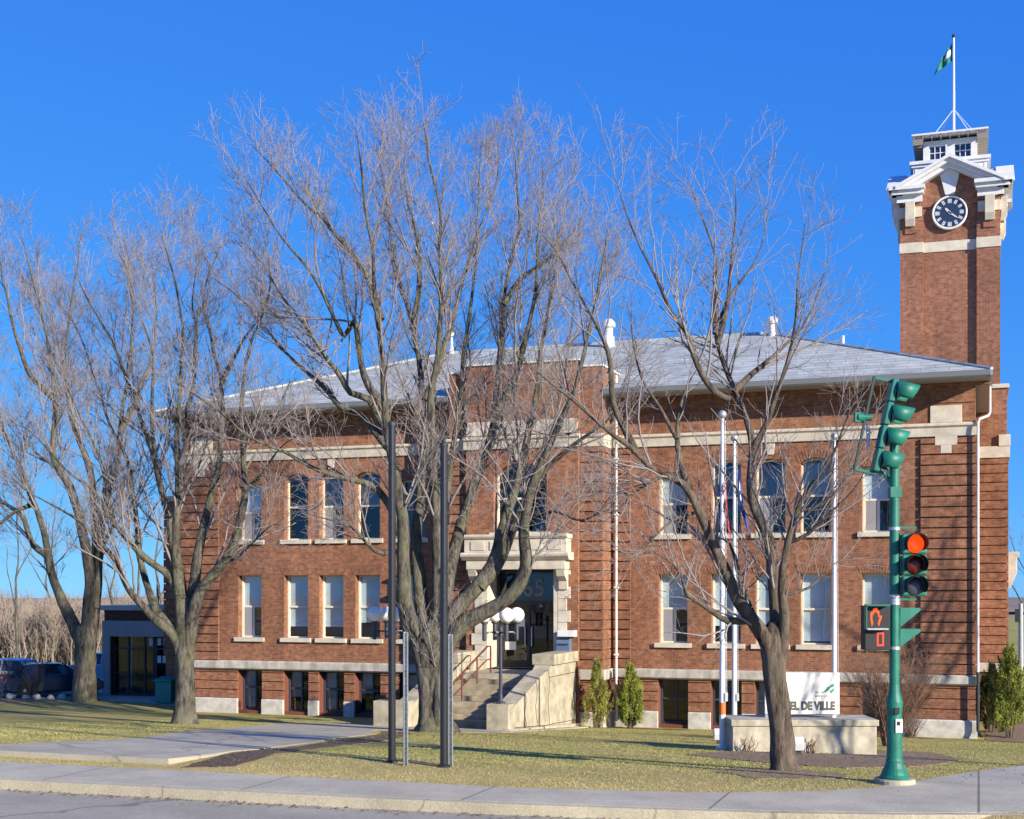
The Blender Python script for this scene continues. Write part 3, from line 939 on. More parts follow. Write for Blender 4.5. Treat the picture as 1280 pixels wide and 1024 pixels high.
for (a, b) in ((PX0, BX0), (BX1, PX1)):
    gb = MB(); z = .66
    while z < 1.7:
        gb.box(a, b + (.04 if b == PX1 else 0), YP - .04, YP + .02, z, min(z + .345, 1.78) - .035)
        if b == PX1: gb.box(b - .02, b + .04, YP + .02, -.01, z, min(z + .345, 1.78) - .035)
        z += .345
    gb.build('basement_pier', BRICK, pav)
MB().box(BX1, PX1 + .07, YP - .08, -.08, -.3, .64).build('plinth', STONEP, pav, bevel=.012)
w, zm, yf = window(pav, uop, YB, 'hung', dep=.42)
MB().box(uop['cx'] - .04, uop['cx'] + .04, yf - .04, yf + .05, uop['zb'] + .07, uop['zt'] - .1).build('mullion', CREAM, w)
MB().prism([(DCX - .16, 9.56), (DCX + .12, 9.56), (DCX + .2, 9.975), (DCX - .24, 9.975)], 'y', YB - .09, YB + .03).build('keystone', STONE, pav, bevel=.012)
# door surround
for sx, xa in ((-1, DCX - DW / 2), (1, DCX + DW / 2)):
    ds = MB(); z = 2.12; k = 0
    while z < 5.6:
        h = min(.42, 5.64 - z); wd = .46 if k % 2 == 0 else .33
        x0, x1 = (xa - wd, xa - .002) if sx < 0 else (xa + .002, xa + wd)
        ds.box(x0, x1, YB - .05, YB + .02, z, z + h - .012)
        z += h; k += 1
    ds.box(xa + (-.0 if sx > 0 else .0) - (.16 if sx > 0 else 0.0), xa + (.16 if sx < 0 else 0.0), YB - .04, YB + 1.1, 2.12, 5.64)
    surround = ds.build('door_jamb', STONE, pav, bevel=.01)
hd = MB()
hx0, hx1 = DCX - 1.98, DCX + 1.92
hd.box(hx0 + .1, hx1 - .1, YB - .52, YB + .02, 5.66, 5.98)
hd.prism([(YB - .55, 5.98), (YB + .02, 5.98), (YB + .02, 6.26), (YB - .66, 6.26), (YB - .72, 6.20), (YB - .70, 6.12)], 'x', hx0 - .06, hx1 + .06)
hd.box(hx0 + .04, hx1 - .04, YB - .56, YB + .02, 6.262, 6.74)
hd.prism([(YB - .60, 6.742), (YB + .02, 6.742), (YB + .02, 6.9), (YB - .66, 6.9), (YB - .66, 6.82)], 'x', hx0 - .01, hx1 + .01)
hood = hd.build('entrance_hood', STONE, pav, bevel=.015)
pn = MB()
for k in range(5):
    x = hx0 + .3 + k * .72
    pn.box(x, x + .52, YB - .59, YB - .565, 6.34, 6.66)
pn.build('hood_panels', STONE, hood, bevel=.01)
for x in (hx0 + .14, hx1 - .46):
    cs = MB().prism([(YB - .50, 5.655), (YB - .002, 5.655), (YB - .002, 4.95), (YB - .12, 4.95), (YB - .16, 5.25), (YB - .40, 5.42)], 'x', x, x + .32)
    cs.build('hood_console', STONE, hood, bevel=.012)
lg = MB(); lg.box(DCX + 1.50, DCX + 2.12, YB - .42, YB - .052, 3.30, 3.52); lg.build('stone_bracket', WHITE, surround, bevel=.01)
# glazed door
dy = YB + .98
dr = MB()
xa, xb = DCX - DW / 2 + .165, DCX + DW / 2 - .165
for x in (xa, DCX - .05, xb - .09): dr.box(x, x + .09, dy - .04, dy + .06, 2.115, 4.42)
dr.box(xa, xa + .09, dy - .04, dy + .06, 4.52, 5.63); dr.box(xb - .09, xb, dy - .04, dy + .06, 4.52, 5.63)
dr.box(xa, xb, dy - .05, dy + .07, 4.42, 4.52)
dr.box(xa + .09, xb - .09, dy - .03, dy + .05, 5.55, 5.63)
dr.box(xa + .09, DCX - .05, dy - .03, dy + .05, 2.115, 2.36); dr.box(DCX + .04, xb - .09, dy - .03, dy + .05, 2.115, 2.36)
door = dr.build('door', DARKMET, hall)
MB().poly([(xa + .05, dy + .01, 2.2), (xb - .05, dy + .01, 2.2), (xb - .05, dy + .01, 5.6), (xa + .05, dy + .01, 5.6)]).build('pane', GLASS, door)
MB().box(DCX + .10, DCX + .14, dy - .10, dy - .06, 2.9, 3.6).box(DCX - .15, DCX - .11, dy - .10, dy - .06, 2.9, 3.6).build('handle', GALV, door)
nt_ = text_part('house_number', '65', .86, Matrix.Translation(Vector((DCX - .25, dy - .02, 4.72)) - Vector(hall.location)), mat('number_grey', (.20, .205, .19), .5), door, offset=.012)
MB().box(DCX - .42, DCX - .16, dy - .012, dy - .006, 3.6, 3.9).build('door_notice', WHITE, door)
MB().box(DCX - .92, DCX - .5, dy - .012, dy - .006, 2.75, 3.05).build('door_notice', WHITE, door)
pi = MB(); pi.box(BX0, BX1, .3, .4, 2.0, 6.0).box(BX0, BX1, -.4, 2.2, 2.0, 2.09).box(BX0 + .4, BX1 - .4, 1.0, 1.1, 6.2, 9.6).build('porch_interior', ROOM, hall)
# rear side wing at the left
sw_ = MB()
sw_.box(-33.2, XL - .01, 3.2, 14, -.3, 8.75)
lw = sw_.build('side_wing', BRICK, hall)
MB().box(-33.32, XL - .02, 3.08, 14.1, 8.76, 8.98).build('wing_coping', STONE, lw)
q = MB(); z = 2.1
while z < 8.3:
    q.box(-33.26, -32.2, 3.13, 3.22, z, z + .31); z += .347
q.build('quoin_strip', BRICK, lw)

# ------------------------------------------------------------------ entrance stairs
stairs = thing('entrance_stairs', 'weathered concrete steps with stepped side walls climbing to the front door', 'stairs', (-15.2, -5.5, .7))
SX0, SX1 = -16.68, -13.95
n = 9
zt, zb = 2.10, 0.70
lst = MB(); lst.box(SX0, SX1, -4.2, YB + 1.0, 1.6, 2.10)
lst.box(DCX - 1.23, DCX + 1.23, YB + .9, YB + 1.14, 1.8, 2.112)
lst.build('landing', CONC, stairs, bevel=.012)
for i in range(1, n):
    z = zt - (zt - zb) * i / n
    y0 = -4.2 - .42 * i
    MB().box(SX0, SX1, y0, y0 + .45, z - .30, z).build('step', CONCD, stairs, bevel=.015)
for (x0, x1, s) in ((SX0 - .62, SX0 - .004, -1), (SX1 + .004, SX1 + .60, 1)):
    P = [(-1.45, -.2), (-8.2, .1), (-8.2, 1.38), (-7.9, 1.42), (-5.0, 2.24), (-4.5, 2.30), (-4.3, 2.44), (-1.45, 2.44)]
    ck = MB().prism(P, 'x', x0, x1).build('side_wall', CONC, stairs, bevel=.02)
    cr = MB()
    xo = x1 + .003 if s > 0 else x0 - .003
    for (y, za, zb_) in ((-7.0, .55, 1.75), (-5.9, .4, 2.05), (-4.6, .3, 2.3)):
        path = [(xo, y + .10 * math.sin(k * 1.7), za + (zb_ - za) * k / 6) for k in range(7)]
        cr.tube(path, .012, 5)
    cr.tube([(xo, -8.0, .74), (xo, -5, .52), (xo, -1.7, .40)], .014, 5)
    cr.tube([(xo, -4.6, 2.06), (xo, -1.6, 2.06)], .014, 5)
    cr.build('wall_joint', SOIL, ck)
    MB().box(x0 - (.45 if s < 0 else .06), x1 + .06, -8.75, -8.15, .3, 1.50).build('pedestal', CONC, stairs, bevel=.02)
    if s > 0: MB().box(x0 - .08, x1 + .10, -4.3, -1.46, 2.445, 2.80).build('coping_slab', CONC, stairs, bevel=.015)
    else: MB().box(x0 - .08, x1 + .02, -4.3, -2.3, 2.445, 2.80).build('coping_slab', CONC, stairs, bevel=.015)
ft = MB().prism([(-1.6, .0), (-9.0, .3), (-9.0, .78), (-1.6, .28)], 'x', SX1 + .604, SX1 + .80).build('footing_strip', CONC, stairs, bevel=.02)
rl = MB()
rx = -15.75
rl.tube([(rx, -3.6, 2.1), (rx, -3.6, 3.02), (rx, -3.9, 3.02), (rx, -7.6, 1.80), (rx, -7.75, 1.70), (rx, -7.75, .85)], .032, 8)
rl.tube([(rx, -3.6, 2.58), (rx, -4.0, 2.56), (rx, -7.7, 1.36)], .022, 8)
for y, z0, z1 in ((-4.9, 1.82, 2.68), (-6.3, 1.35, 2.22)):
    rl.tube([(rx, y, z0), (rx, y, z1)], .028, 8)
rl.tube([(rx, -6.3, 2.2), (rx, -6.3, 2.05)], .06, 8)
rl.build('handrail', REDP, stairs)

# mailbox beside the door
mb_ = thing('mailbox', 'small blue-grey mailbox on the stone door jamb', 'mailbox', (DCX + 1.62, YB - .2, 2.7))
x = DCX + 1.42
b_ = MB().prism([(YB - .052, 2.62), (YB - .30, 2.70), (YB - .34, 3.10), (YB - .22, 3.24), (YB - .052, 3.26)], 'x', x, x + .5).build('box', mat('mailbox_blue', (.10, .16, .26), .45), mb_, bevel=.012)
MB().box(x + .06, x + .44, YB - .35, YB - .30, 3.0, 3.05).build('slot_flap', DARKMET, mb_)


# ------------------------------------------------------------------ globe lamps on the stair pedestals
def globe_lamp(x, y, z, label, ang):
    t = thing('globe_lamp', label, 'lamp', (x, y, z), ang, 'globe lamps on the stair pedestals')
    p = MB()
    p.lathe((0, 0, 0), [(.14, 0), (.14, .05), (.07, .08), (.055, .3), (.05, 2.03), (.075, 2.06), (.075, 2.30), (.03, 2.36)], 14)
    p.build('pole', NAVYP, t, local=True, smooth=False)
    for k in range(4):
        a = k * math.pi / 2 + math.pi / 4
        ux, uy = math.cos(a), math.sin(a)
        arm = MB().tube([(0, 0, 2.16), (ux * .40, uy * .40, 2.16), (ux * .50, uy * .50, 2.08)], .028, 8)
        arm.lathe((ux * .52, uy * .52, 1.90), [(.05, 0), (.065, .05), (.065, .5), (.11, .53), (.11, .60)], 12)
        ar = arm.build('arm', NAVYP, t, local=True)
        MB().sphere((ux * .52, uy * .52, 2.68), .235, 20, 14).build('globe', GLOBE, ar, smooth=True, local=True)
    return t


globe_lamp(SX1 + .30, -8.45, 1.50, 'four-globe lamp on a dark post on the stair pedestal right of the steps', -0.1)
globe_lamp(SX0 - .60, -8.45, 1.50, 'four-globe lamp on the far pedestal left of the steps, half hidden by the maple', -0.1)

# ------------------------------------------------------------------ clock tower
tw = thing('clock_tower', 'tall square brick clock tower with white gabled top behind the right end of the hall', 'clock tower', (-1.07, 10.4, 0))
TX0, TX1, TY0 = -2.93, 0.79, 8.5
TY1 = TY0 + (TX1 - TX0)
TCX, TCY = (TX0 + TX1) / 2, (TY0 + TY1) / 2
b = MB(); b.box(TX0 - .28, TX1 + .24, TY0 - .22, TY1 + .3, -.3, 12.7); base = b.build('tower_base', BRICK, tw)
q = MB(); z = 2.16
while z < 9.95:
    q.box(-.05, TX1 + .29, TY0 - .27, TY0 + .4, z, z + .307); z += .347
z = .66
while z < 1.7:
    q.box(-.05, TX1 + .29, TY0 - .27, TY0 + .4, z, z + .307); z += .347
q.build('quoin_strip', BRICK, base)
MB().box(TX0 - .4, TX1 + .34, TY0 - .34, TY1 + .4, 1.78, 2.13).build('water_table', STONEW, base, bevel=.01)
MB().box(TX0 - .4, TX1 + .34, TY0 - .33, TY1 + .4, 10.02, 10.46).box(TX1 - .06, TX1 + .36, TY0 - .36, TY0, 10.46, 10.9).build('string_course', STONE, base, bevel=.01)
MB().box(TX0 - .36, TX1 + .32, TY0 - .3, TY1 + .38, 12.702, 12.86).build('stone_ledge', STONE, base, bevel=.01)
sh = MB()
sh.box(TX0 + .17, TX1 - .17, TY0 + .17, TY1 - .17, 12.8, 21.0)
PWD = .86
for (xa, xb) in ((TX0, TX0 + PWD), (TX1 - PWD, TX1)):
    for (ya, yb) in ((TY0, TY0 + PWD), (TY1 - PWD, TY1)):
        sh.box(xa, xb, ya, yb, 12.86, 20.6)
sh.build('shaft', BRICKT, tw)
# round-headed brick field above the clock between the pilasters
bd = MB()
bd.box(TX0 - .03, TX0 + PWD + .02, TY0 - .04, TY1 + .04, 18.22, 18.62)
bd.box(TX1 - PWD - .02, TX1 + .03, TY0 - .04, TY1 + .04, 18.22, 18.62)
bd.box(TX0 + PWD + .02, TX1 - PWD - .02, TY0 + .13, TY1 - .13, 18.22, 18.62)
bd.build('stone_band', STONE, tw, bevel=.01)
pb = MB()
for xa in (TX0 + .18, TX1 - .62): pb.box(xa, xa + .44, TY0 - .05, TY0 + .02, 18.98, 19.3)
pb.build('brick_panel', BRICKT, tw)


def tower_face(rot):
    """pediment, brackets and clock on one face; local frame: x right, -y out"""
    M = Matrix.Translation((TCX, TCY, 0)) @ Matrix.Rotation(rot, 4, 'Z')
    H = (TX1 - TX0) / 2
    def put(mb, name, m, par, **k):
        mb.v = [tuple(M @ Vector(p)) for p in mb.v]
        return mb.build(name, m, par, **k)
    ped = MB()
    # raking cornices: three stepped sloping bars on each side of the apex
    sx, sz = H + .16, 20.80
    ap = 21.86
    sl = (ap - sz) / sx
    for s in (-1, 1):
        for (t0, t1, y0) in ((0.0, -.13, -H - .52), (-.13, -.27, -H - .40), (-.27, -.44, -H - .24)):
            xe = sx if t0 == 0 else (sx - .10 if t0 > -.2 else sx - .3)
            P = [(0, ap + t0), (s * xe, ap + t0 - sl * xe), (s * xe, ap + t1 - sl * xe), (0, ap + t1)]
            ped.prism(P, 'y', y0, -H + .14)
    put(ped, 'pediment', TOWERW, tw)
    for s in (-1, 1):
        rt = MB()
        x0, x1 = sorted((s * (H + .42), s * (H - .95)))
        rt.box(x0, x1, -H - .47, -H + .1, 20.64, 20.78)
        x0, x1 = sorted((s * (H + .30), s * (H - .90)))
        rt.box(x0, x1, -H - .34, -H + .1, 20.48, 20.638)
        x0, x1 = sorted((s * (H + .12), s * (H - .84)))
        rt.box(x0, x1, -H - .14, -H + .1, 20.20, 20.478)
        put(rt, 'cornice_return', TOWERW, tw)
        br = MB()
        x0, x1 = sorted((s * (H - .20), s * (H - .56)))
        br.prism([(-H - .26, 20.2), (-H - .02, 20.2), (-H - .02, 19.25), (-H - .14, 19.25), (-H - .26, 19.5)], 'x', x0, x1)
        x0, x1 = sorted((s * (H - .0), s * (H - PWD + .04)))
        br.box(x0, x1, -H - .06, -H + .02, 19.62, 20.02)
        put(br, 'bracket', STONE, tw, bevel=.01)
    tym = MB()
    tym.prism([(-1.02, 20.0), (1.02, 20.0), (1.02, 20.98), (0, 21.5), (-1.02, 20.98)], 'y', -H + .10, -H + .16)
    put(tym, 'tympanum', BRICKT, tw)
    ky = MB().prism([(-.17, 20.40), (.17, 20.40), (.36, 21.20), (0, 21.42), (-.36, 21.20)], 'y', -H + .0, -H + .12)
    put(ky, 'keystone', TOWERW, tw, bevel=.012)
    # clock
    cz = 19.70
    ring = MB().lathe((0, -H + .105, cz), [(.585, -.02), (.585, -.09), (.62, -.11), (.655, -.10), (.67, .0)], 40, 'y')
    clock = put(ring, 'clock', WHITE, tw)
    put(MB().lathe((0, -H + .105, cz), [(.60, -.03), (.60, -.05)], 40, 'y'), 'dial', mat('clock_dial', (.025, .04, .085), .3), clock)
    for k in range(12):
        nm = MB()
        a = math.pi / 6 * k
        c_, s_ = math.sin(a), math.cos(a)
        for w in ([-.035, 0.02] if k % 3 else [-.05, 0, .05]):
            P = []
            for (u, r) in ((w - .014, .37), (w + .014, .37), (w + .020, .54), (w - .020, .54)):
                P.append((c_ * r + s_ * u, cz + s_ * r - c_ * u))
            nm.prism(P, 'y', -H + .045, -H + .053)
        put(nm, 'numeral', mat('clock_numerals', (.62, .64, .66), .5), clock)
    hm = MB()
    for (a, L, w) in ((math.radians(128), .40, .028), (math.radians(318), .27, .045)):
        c_, s_ = math.sin(a), math.cos(a)
        P = [(c_ * r + s_ * u, cz + s_ * r - c_ * u) for (r, u) in ((-.08, w), (-.08, -w), (L * .7, -w), (L, 0), (L * .7, w))]
        hm.prism(P, 'y', -H + .033, -H + .043)
    put(hm, 'hands', mat('clock_hands', (.55, .57, .6), .4), clock)


for r in (0, math.pi / 2, -math.pi / 2): tower_face(r)
H = (TX1 - TX0) / 2
rf = MB()
# crossed gable roofs over the clock stage
for ax_ in (0, 1):
    P = [(-H + .18, 20.9), (H - .18, 20.9), (0, 21.80)]
    if ax_ == 0: rf.prism([(TCX + p[0], p[1]) for p in P], 'y', TY0 + .145, TY1 - .145)
    else: rf.prism([(TCY + p[0], p[1]) for p in P], 'x', TX0 + .146, TX1 - .146)
rf.build('gable_roof', LEAD, tw)
ab = MB(); ab.box(TCX - 1.38, TCX + 1.38, TCY - 1.38, TCY + 1.38, 21.0, 21.80)
for k in range(9):
    x = TCX - 1.3 + k * .325
    ab.box(x - .02, x + .02, TCY - 1.40, TCY - 1.37, 21.0, 21.78)
att = ab.build('attic', TOWERW, tw)
MB().box(TCX - 1.52, TCX + 1.52, TCY - 1.52, TCY + 1.52, 21.802, 21.93).box(TCX - 1.45, TCX + 1.45, TCY - 1.45, TCY + 1.45, 21.70, 21.798).build('attic_cornice', TOWERW, att)
ln = MB()
LH = 1.02
ln.box(TCX - LH, TCX + LH, TCY - LH + .1, TCY + LH, 21.93, 22.82)
for (xa, xb) in ((-LH, -.78), (-.17, .17), (.78, LH)): ln.box(TCX + xa, TCX + xb, TCY - LH, TCY - LH + .099, 21.93, 22.82)
ln.box(TCX - .78, TCX - .17, TCY - LH, TCY - LH + .099, 22.62, 22.82); ln.box(TCX + .17, TCX + .78, TCY - LH, TCY - LH + .099, 22.62, 22.82)
ln.box(TCX - .78, TCX - .17, TCY - LH, TCY - LH + .099, 21.93, 22.04); ln.box(TCX + .17, TCX + .78, TCY - LH, TCY - LH + .099, 21.93, 22.04)
lant = ln.build('lantern', TOWERW, tw)
for s in (-1, 1):
    x0 = TCX + (-.78 if s < 0 else .17); x1 = x0 + .61
    wd = MB()
    for k in range(4): wd.box(x0 + k * .61 / 3 - .015, x0 + k * .61 / 3 + .015, TCY - LH + .05, TCY - LH + .09, 22.04, 22.62)
    for z in (22.04, 22.33, 22.60): wd.box(x0, x1, TCY - LH + .052, TCY - LH + .088, z, z + .025)
    w = wd.build('window', WHITE, lant)
    MB().poly([(x0, TCY - LH + .095, 22.04), (x1, TCY - LH + .095, 22.04), (x1, TCY - LH + .095, 22.62), (x0, TCY - LH + .095, 22.62)]).build('pane', mat('dark_pane', (.02, .035, .09), .1, spec=.8), w)
rfm = MB(); rfm.box(TCX - 1.44, TCX + 1.44, TCY - 1.44, TCY + 1.44, 22.96, 23.03)
rfm.prism([(-1.44, 23.03), (1.44, 23.03), (0, 23.16)], 'y', 0, .001) if False else None
lr = rfm.build('lantern_roof', TOWERW, tw)
rr = MB()
for k in range(9):
    x = TCX - 1.36 + k * .34
    rr.box(x - .035, x + .035, TCY - 1.40, TCY + 1.40, 22.84, 22.958)
for k in range(9):
    y = TCY - 1.36 + k * .34
    rr.box(TCX - 1.40, TCX - 1.02, y - .035, y + .035, 22.6, 22.83); rr.box(TCX + 1.02, TCX + 1.40, y - .035, y + .035, 22.6, 22.83)
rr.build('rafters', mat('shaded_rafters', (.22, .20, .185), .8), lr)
cn = MB().prism([(TX1 + .245, 6.42), (TX1 + .70, 6.42), (TX1 + .70, 6.22), (TX1 + .62, 6.18), (TX1 + .62, 5.6), (TX1 + .40, 5.05), (TX1 + .245, 4.9)], 'y', TY0 + .6, TY0 + 2.6)
cn.build('stone_canopy', STONE, base, bevel=.015)

# flagpole and flag on the tower
fp = thing('tower_flagpole', 'slim white flagpole with guy wires on top of the clock tower', 'flagpole', (TCX + .12, TCY, 23.0))
p = MB(); p.lathe((TCX + .12, TCY, 23.0), [(.26, .031), (.26, .12), (.16, .14), (.16, .26), (.055, .28), (.05, 2.2), (.035, 4.25)], 12); p.build('pole', POLEW, fp)
MB().sphere((TCX + .12, TCY, 27.3), .08, 12, 8).build('finial', DARKMET, fp)
gw = MB()
for (dx, dy) in ((-.9, -.5), (-.85, .5), (.95, -.3), (.9, .5)):
    gw.tube([(TCX + .12, TCY, 24.35), (TCX + .12 + dx, TCY + dy, 23.03)], .012, 5)
gw.build('guy_wires', POLEW, fp)


def limp_flag(name, label, cat, px, py, ztop, L, wdt, m, stripes=None, dirx=-1, diry=.1, droop=1.2, group=None):
    """hanging cloth: folds from the pole, hem lower than the hoist"""
    t = thing(name, label, cat, (px, py, ztop - L), group=group)
    def surf(u0, u1, v0, v1, off):
        nu, nv = 14, 18
        V = []
        for i in range(nu + 1):
            u = u0 + (u1 - u0) * i / nu
            for j in range(nv + 1):
                vv = v0 + (v1 - v0) * j / nv
                dx = wdt * u * (.55 + .45 * vv)
                z = ztop - L * vv - droop * u * (1 - .15 * vv)
                fold = .10 * math.sin(u * 11 + vv * 2.2) * (.35 + .65 * u) + .03 * math.sin(vv * 9 + u * 4)
                V.append((px + dirx * (dx + .04), py + diry * dx + fold + off, z))
        Q = [(i * (nv + 1) + j, (i + 1) * (nv + 1) + j, (i + 1) * (nv + 1) + j + 1, i * (nv + 1) + j + 1) for i in range(nu) for j in range(nv)]
        return np.array(V), np.array(Q)
    V, Q = surf(0, 1, 0, 1, 0)
    o = np_mesh('cloth', V, Q, m, t)
    sd = o.modifiers.new('thick', 'SOLIDIFY'); sd.thickness = .006
    for (u0, u1, v0, v1, mm) in (stripes or []):
        for s in (-.012, .012):
            V, Q = surf(u0, u1, v0, v1, s); np_mesh('emblem', V, Q, mm, t)
    return t


FLAGG = mat('flag_green', (.01, .17, .14), .8)
FLAGW = mat('flag_white', (.75, .76, .78), .8)
limp_flag('tower_flag', 'green flag with a white mark drooping from the pole on the clock tower', 'flag', TCX + .10, TCY, 27.05, .75, .72, FLAGG, [(.12, .52, .25, .62, FLAGW)], -1, -.1, .62)

# ------------------------------------------------------------------ annex, bin, cars, hedge at the left
an = thing('annex_building', 'low flat-roofed brown brick annex with glazed entrance left of the hall', 'annex', (-34.8, 9, 0))
AY = 5.6
a0, a1 = -38.1, -31.2
ops = [dict(cx=-36.22, w=3.0, zb=.10, zt=2.95)]
w_ = MB()
holed_wall(w_, a0, a1, -.3, 3.05, AY, ops, .5)
w_.poly([(a0, AY, -.3), (a0, AY + 9, -.3), (a0, AY + 9, 4.0), (a0, AY, 4.0)])
w_.poly([(a1, AY, -.3), (a1, AY + 9, -.3), (a1, AY + 9, 4.0), (a1, AY, 4.0)])
w_.poly([(a0, AY, 3.05), (a1, AY, 3.05), (a1, AY, 4.0), (a0, AY, 4.0)])
w_.build('brick_wall', DKBRICK, an, fix=False)
MB().box(a0 - .2, a1 + .02, AY - .22, AY + 9.2, 4.0, 4.22).build('roof_edge', LEAD, an)
fs = MB(); fs.box(a0 - .05, a1 + .02, AY - .10, AY - .003, 2.80, 3.52)
fs.box(a0 - .05, -37.73, AY - .10, AY - .003, .05, 2.799); fs.box(-34.71, -34.3, AY - .10, AY - .003, .05, 2.799)
fs.build('metal_surround', BLUEGREY, an)
dr = MB()
gx0, gx1 = -37.72, -34.72
for x in (gx0, -36.98, -36.1, -35.62, -35.5, gx1 - .1): dr.box(x, x + .09, AY + .2, AY + .3, .1, 2.95)
for z in (.1, 2.2, 2.86): dr.box(gx0, gx1, AY + .21, AY + .29, z, z + .08)
dr.box(-37.63, -36.98, AY + .21, AY + .29, 1.1, 1.17)
d_ = dr.build('glazed_door', DARKMET, an)
MB().poly([(gx0, AY + .25, .1), (gx1, AY + .25, .1), (gx1, AY + .25, 2.9), (gx0, AY + .25, 2.9)]).build('pane', GLASS, d_)
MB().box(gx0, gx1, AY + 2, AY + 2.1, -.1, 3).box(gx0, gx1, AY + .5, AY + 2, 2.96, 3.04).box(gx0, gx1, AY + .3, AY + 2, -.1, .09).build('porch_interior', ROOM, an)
MB().box(-37.2, -36.95, AY + .5, AY + .52, .2, 2.8).build('blind', BLIND, d_)
for (x, z) in ((-35.4, 1.6), (-35.12, 1.6), (-35.4, 2.4), (-35.1, 2.4), (-35.85, 2.4)): MB().box(x, x + .2, AY + .235, AY + .243, z, z + .33).build('notice', mat('paper_notice', (.6, .6, .6), .7), d_)
MB().box(-34.42, -34.2, AY - .2, AY - .105, 2.42, 2.58).build('wall_lamp', WHITE, an)
struct(MB().box(-38.2, -34.4, AY - 1.8, AY + .45, -.1, .085).build('forecourt', SIDEW))

bn = thing('waste_bin', 'teal plastic waste bin with a sloping lid beside the annex door', 'bin', (-33.0, 3.0, .05))
b_ = MB(); b_.prism([(-33.40, .08), (-32.62, .08), (-32.60, 1.0), (-33.42, 1.0)], 'y', 2.7, 3.45); bo = b_.build('bin_body', TEAL, bn, bevel=.03)
MB().prism([(2.66, 1.003), (3.5, 1.003), (3.5, 1.16), (3.3, 1.2), (2.66, 1.08)], 'x', -33.46, -32.56).build('lid', TEAL, bn, bevel=.02)
for k in (0, 1): MB().lathe((-33.3 + k * .58, 3.1, .12), [(.07, -.02), (.07, .02)], 10, 'x').build('wheel', BLACKM, bn)


def car(name, label, cat, x, y, z, rot, paint, stripe=None, tall=1.0, length=4.5):
    t = thing(name, label, cat, (x, y, z), rot, 'cars parked by the annex')
    h = length / 2
    # lower body: side profile along local x, lofted across the width with tumblehome
    prof = [(-h, .35), (-h - .03, .62), (-h + .06, .93 * tall), (-h * .55, 1.0 * tall), (h * .42, 1.0 * tall), (h - .25, .84 * tall), (h, .66), (h + .02, .38), (h - .2, .24), (-h + .2, .24)]
    bm_ = MB()
    W_ = .90
    V = [(p[0], s * W_ * (1 - .10 * max(0, (p[1] - .6))), p[1]) for s in (-1, 1) for p in prof]
    n = len(prof)
    bm_.add(V, [tuple(range(n)), tuple(range(n, 2 * n))[::-1]] + [(i, (i + 1) % n, n + (i + 1) % n, n + i) for i in range(n)])
    body = bm_.build('body', paint, t, bevel=.06, local=True)
    zb, zt = 1.0 * tall - .02, 1.48 * tall
    cab = [(-h * .80, zb), (-h * .62, zt - .05), (-h * .45, zt), (h * .08, zt), (h * .20, zt - .06), (h * .50, zb)]
    V = [(p[0], s * (W_ * .94 - .26 * (p[1] - zb) / .5), p[1]) for s in (-1, 1) for p in cab]
    n = len(cab)
    g = MB().add(V, [tuple(range(n)), tuple(range(n, 2 * n))[::-1]] + [(i, (i + 1) % n, n + (i + 1) % n, n + i) for i in range(n)])
    g.build('windows', mat('car_glass', (.02, .03, .05), .08, spec=.8), t, bevel=.03, local=True)
    r = MB()
    r.prism([(-h * .60, zt - .03), (-h * .45, zt + .025), (h * .08, zt + .025), (h * .19, zt - .04)], 'y', -.66, .66)
    for s in (-1, 1):
        for (x0, x1_) in ((-h * .80, -h * .62), (h * .50, h * .20), (-h * .18, -h * .18)):
            y0 = s * (W_ * .94 + .005); y1 = s * (W_ * .94 - .23)
            r.tube([(x0, y0, zb), (x1_, y1, zt - .03)], .045, 6)
    r.build('roof', paint, t, local=True, bevel=.02)
    for sx in (-1, 1):
        for sy in (-1, 1):
            wx = sx * h * .62
            ty = MB().lathe((wx, sy * .82, .33), [(.20, -.10), (.31, -.10), (.33, -.06), (.33, .06), (.31, .10), (.20, .10)], 20, 'y').build('wheel', BLACKM, t, local=True)
            MB().lathe((wx, sy * .82, .33), [(.03, -.09 * 1.15), (.19, -.09), (.20, .09), (.03, .105)], 14, 'y').build('rim', GALV, ty, local=True)
    for sy in (-1, 1):
        MB().box(h - .14, h + .01, sy * .68 - .17, sy * .68 + .17, .62, .76).build('headlight', mat('lamp_lens', (.75, .77, .8), .15), t, local=True)
        MB().box(-h - .03, -h + .1, sy * .72 - .11, sy * .72 + .11, .66, .9).build('tail_light', mat('tail_lens', (.4, .02, .02), .2), t, local=True)
    if stripe:
        for s in (-1, 1): MB().box(-h + .15, h - .3, s * (W_ - .03) - .008, s * (W_ - .03) + .008, .78, .9).build('side_stripe', stripe, t, local=True)
    return t


(p1, _t), (p2, _t2) = gnd(8, 868), gnd(58, 871)
car('parked_car', 'white van with a red side stripe parked at the left edge behind the hedge', 'car', -43.3, 6.0, .07, .20, mat('car_white', (.62, .64, .66), .3), mat('stripe_red', (.45, .02, .02), .4), 1.05, 4.6)
car('parked_car', 'dark blue hatchback parked between the hedge and the forked maple', 'car', -40.2, 4.7, .07, .75, mat('car_navy', (.010, .018, .05), .2), None, 1.0, 4.2)
car('parked_car', 'silver car parked behind the dark hatchback with only its roof showing', 'car', -42.6, 12.6, .07, .3, mat('car_silver', (.35, .37, .40), .25, metal=.4), None, 1.05, 4.4)

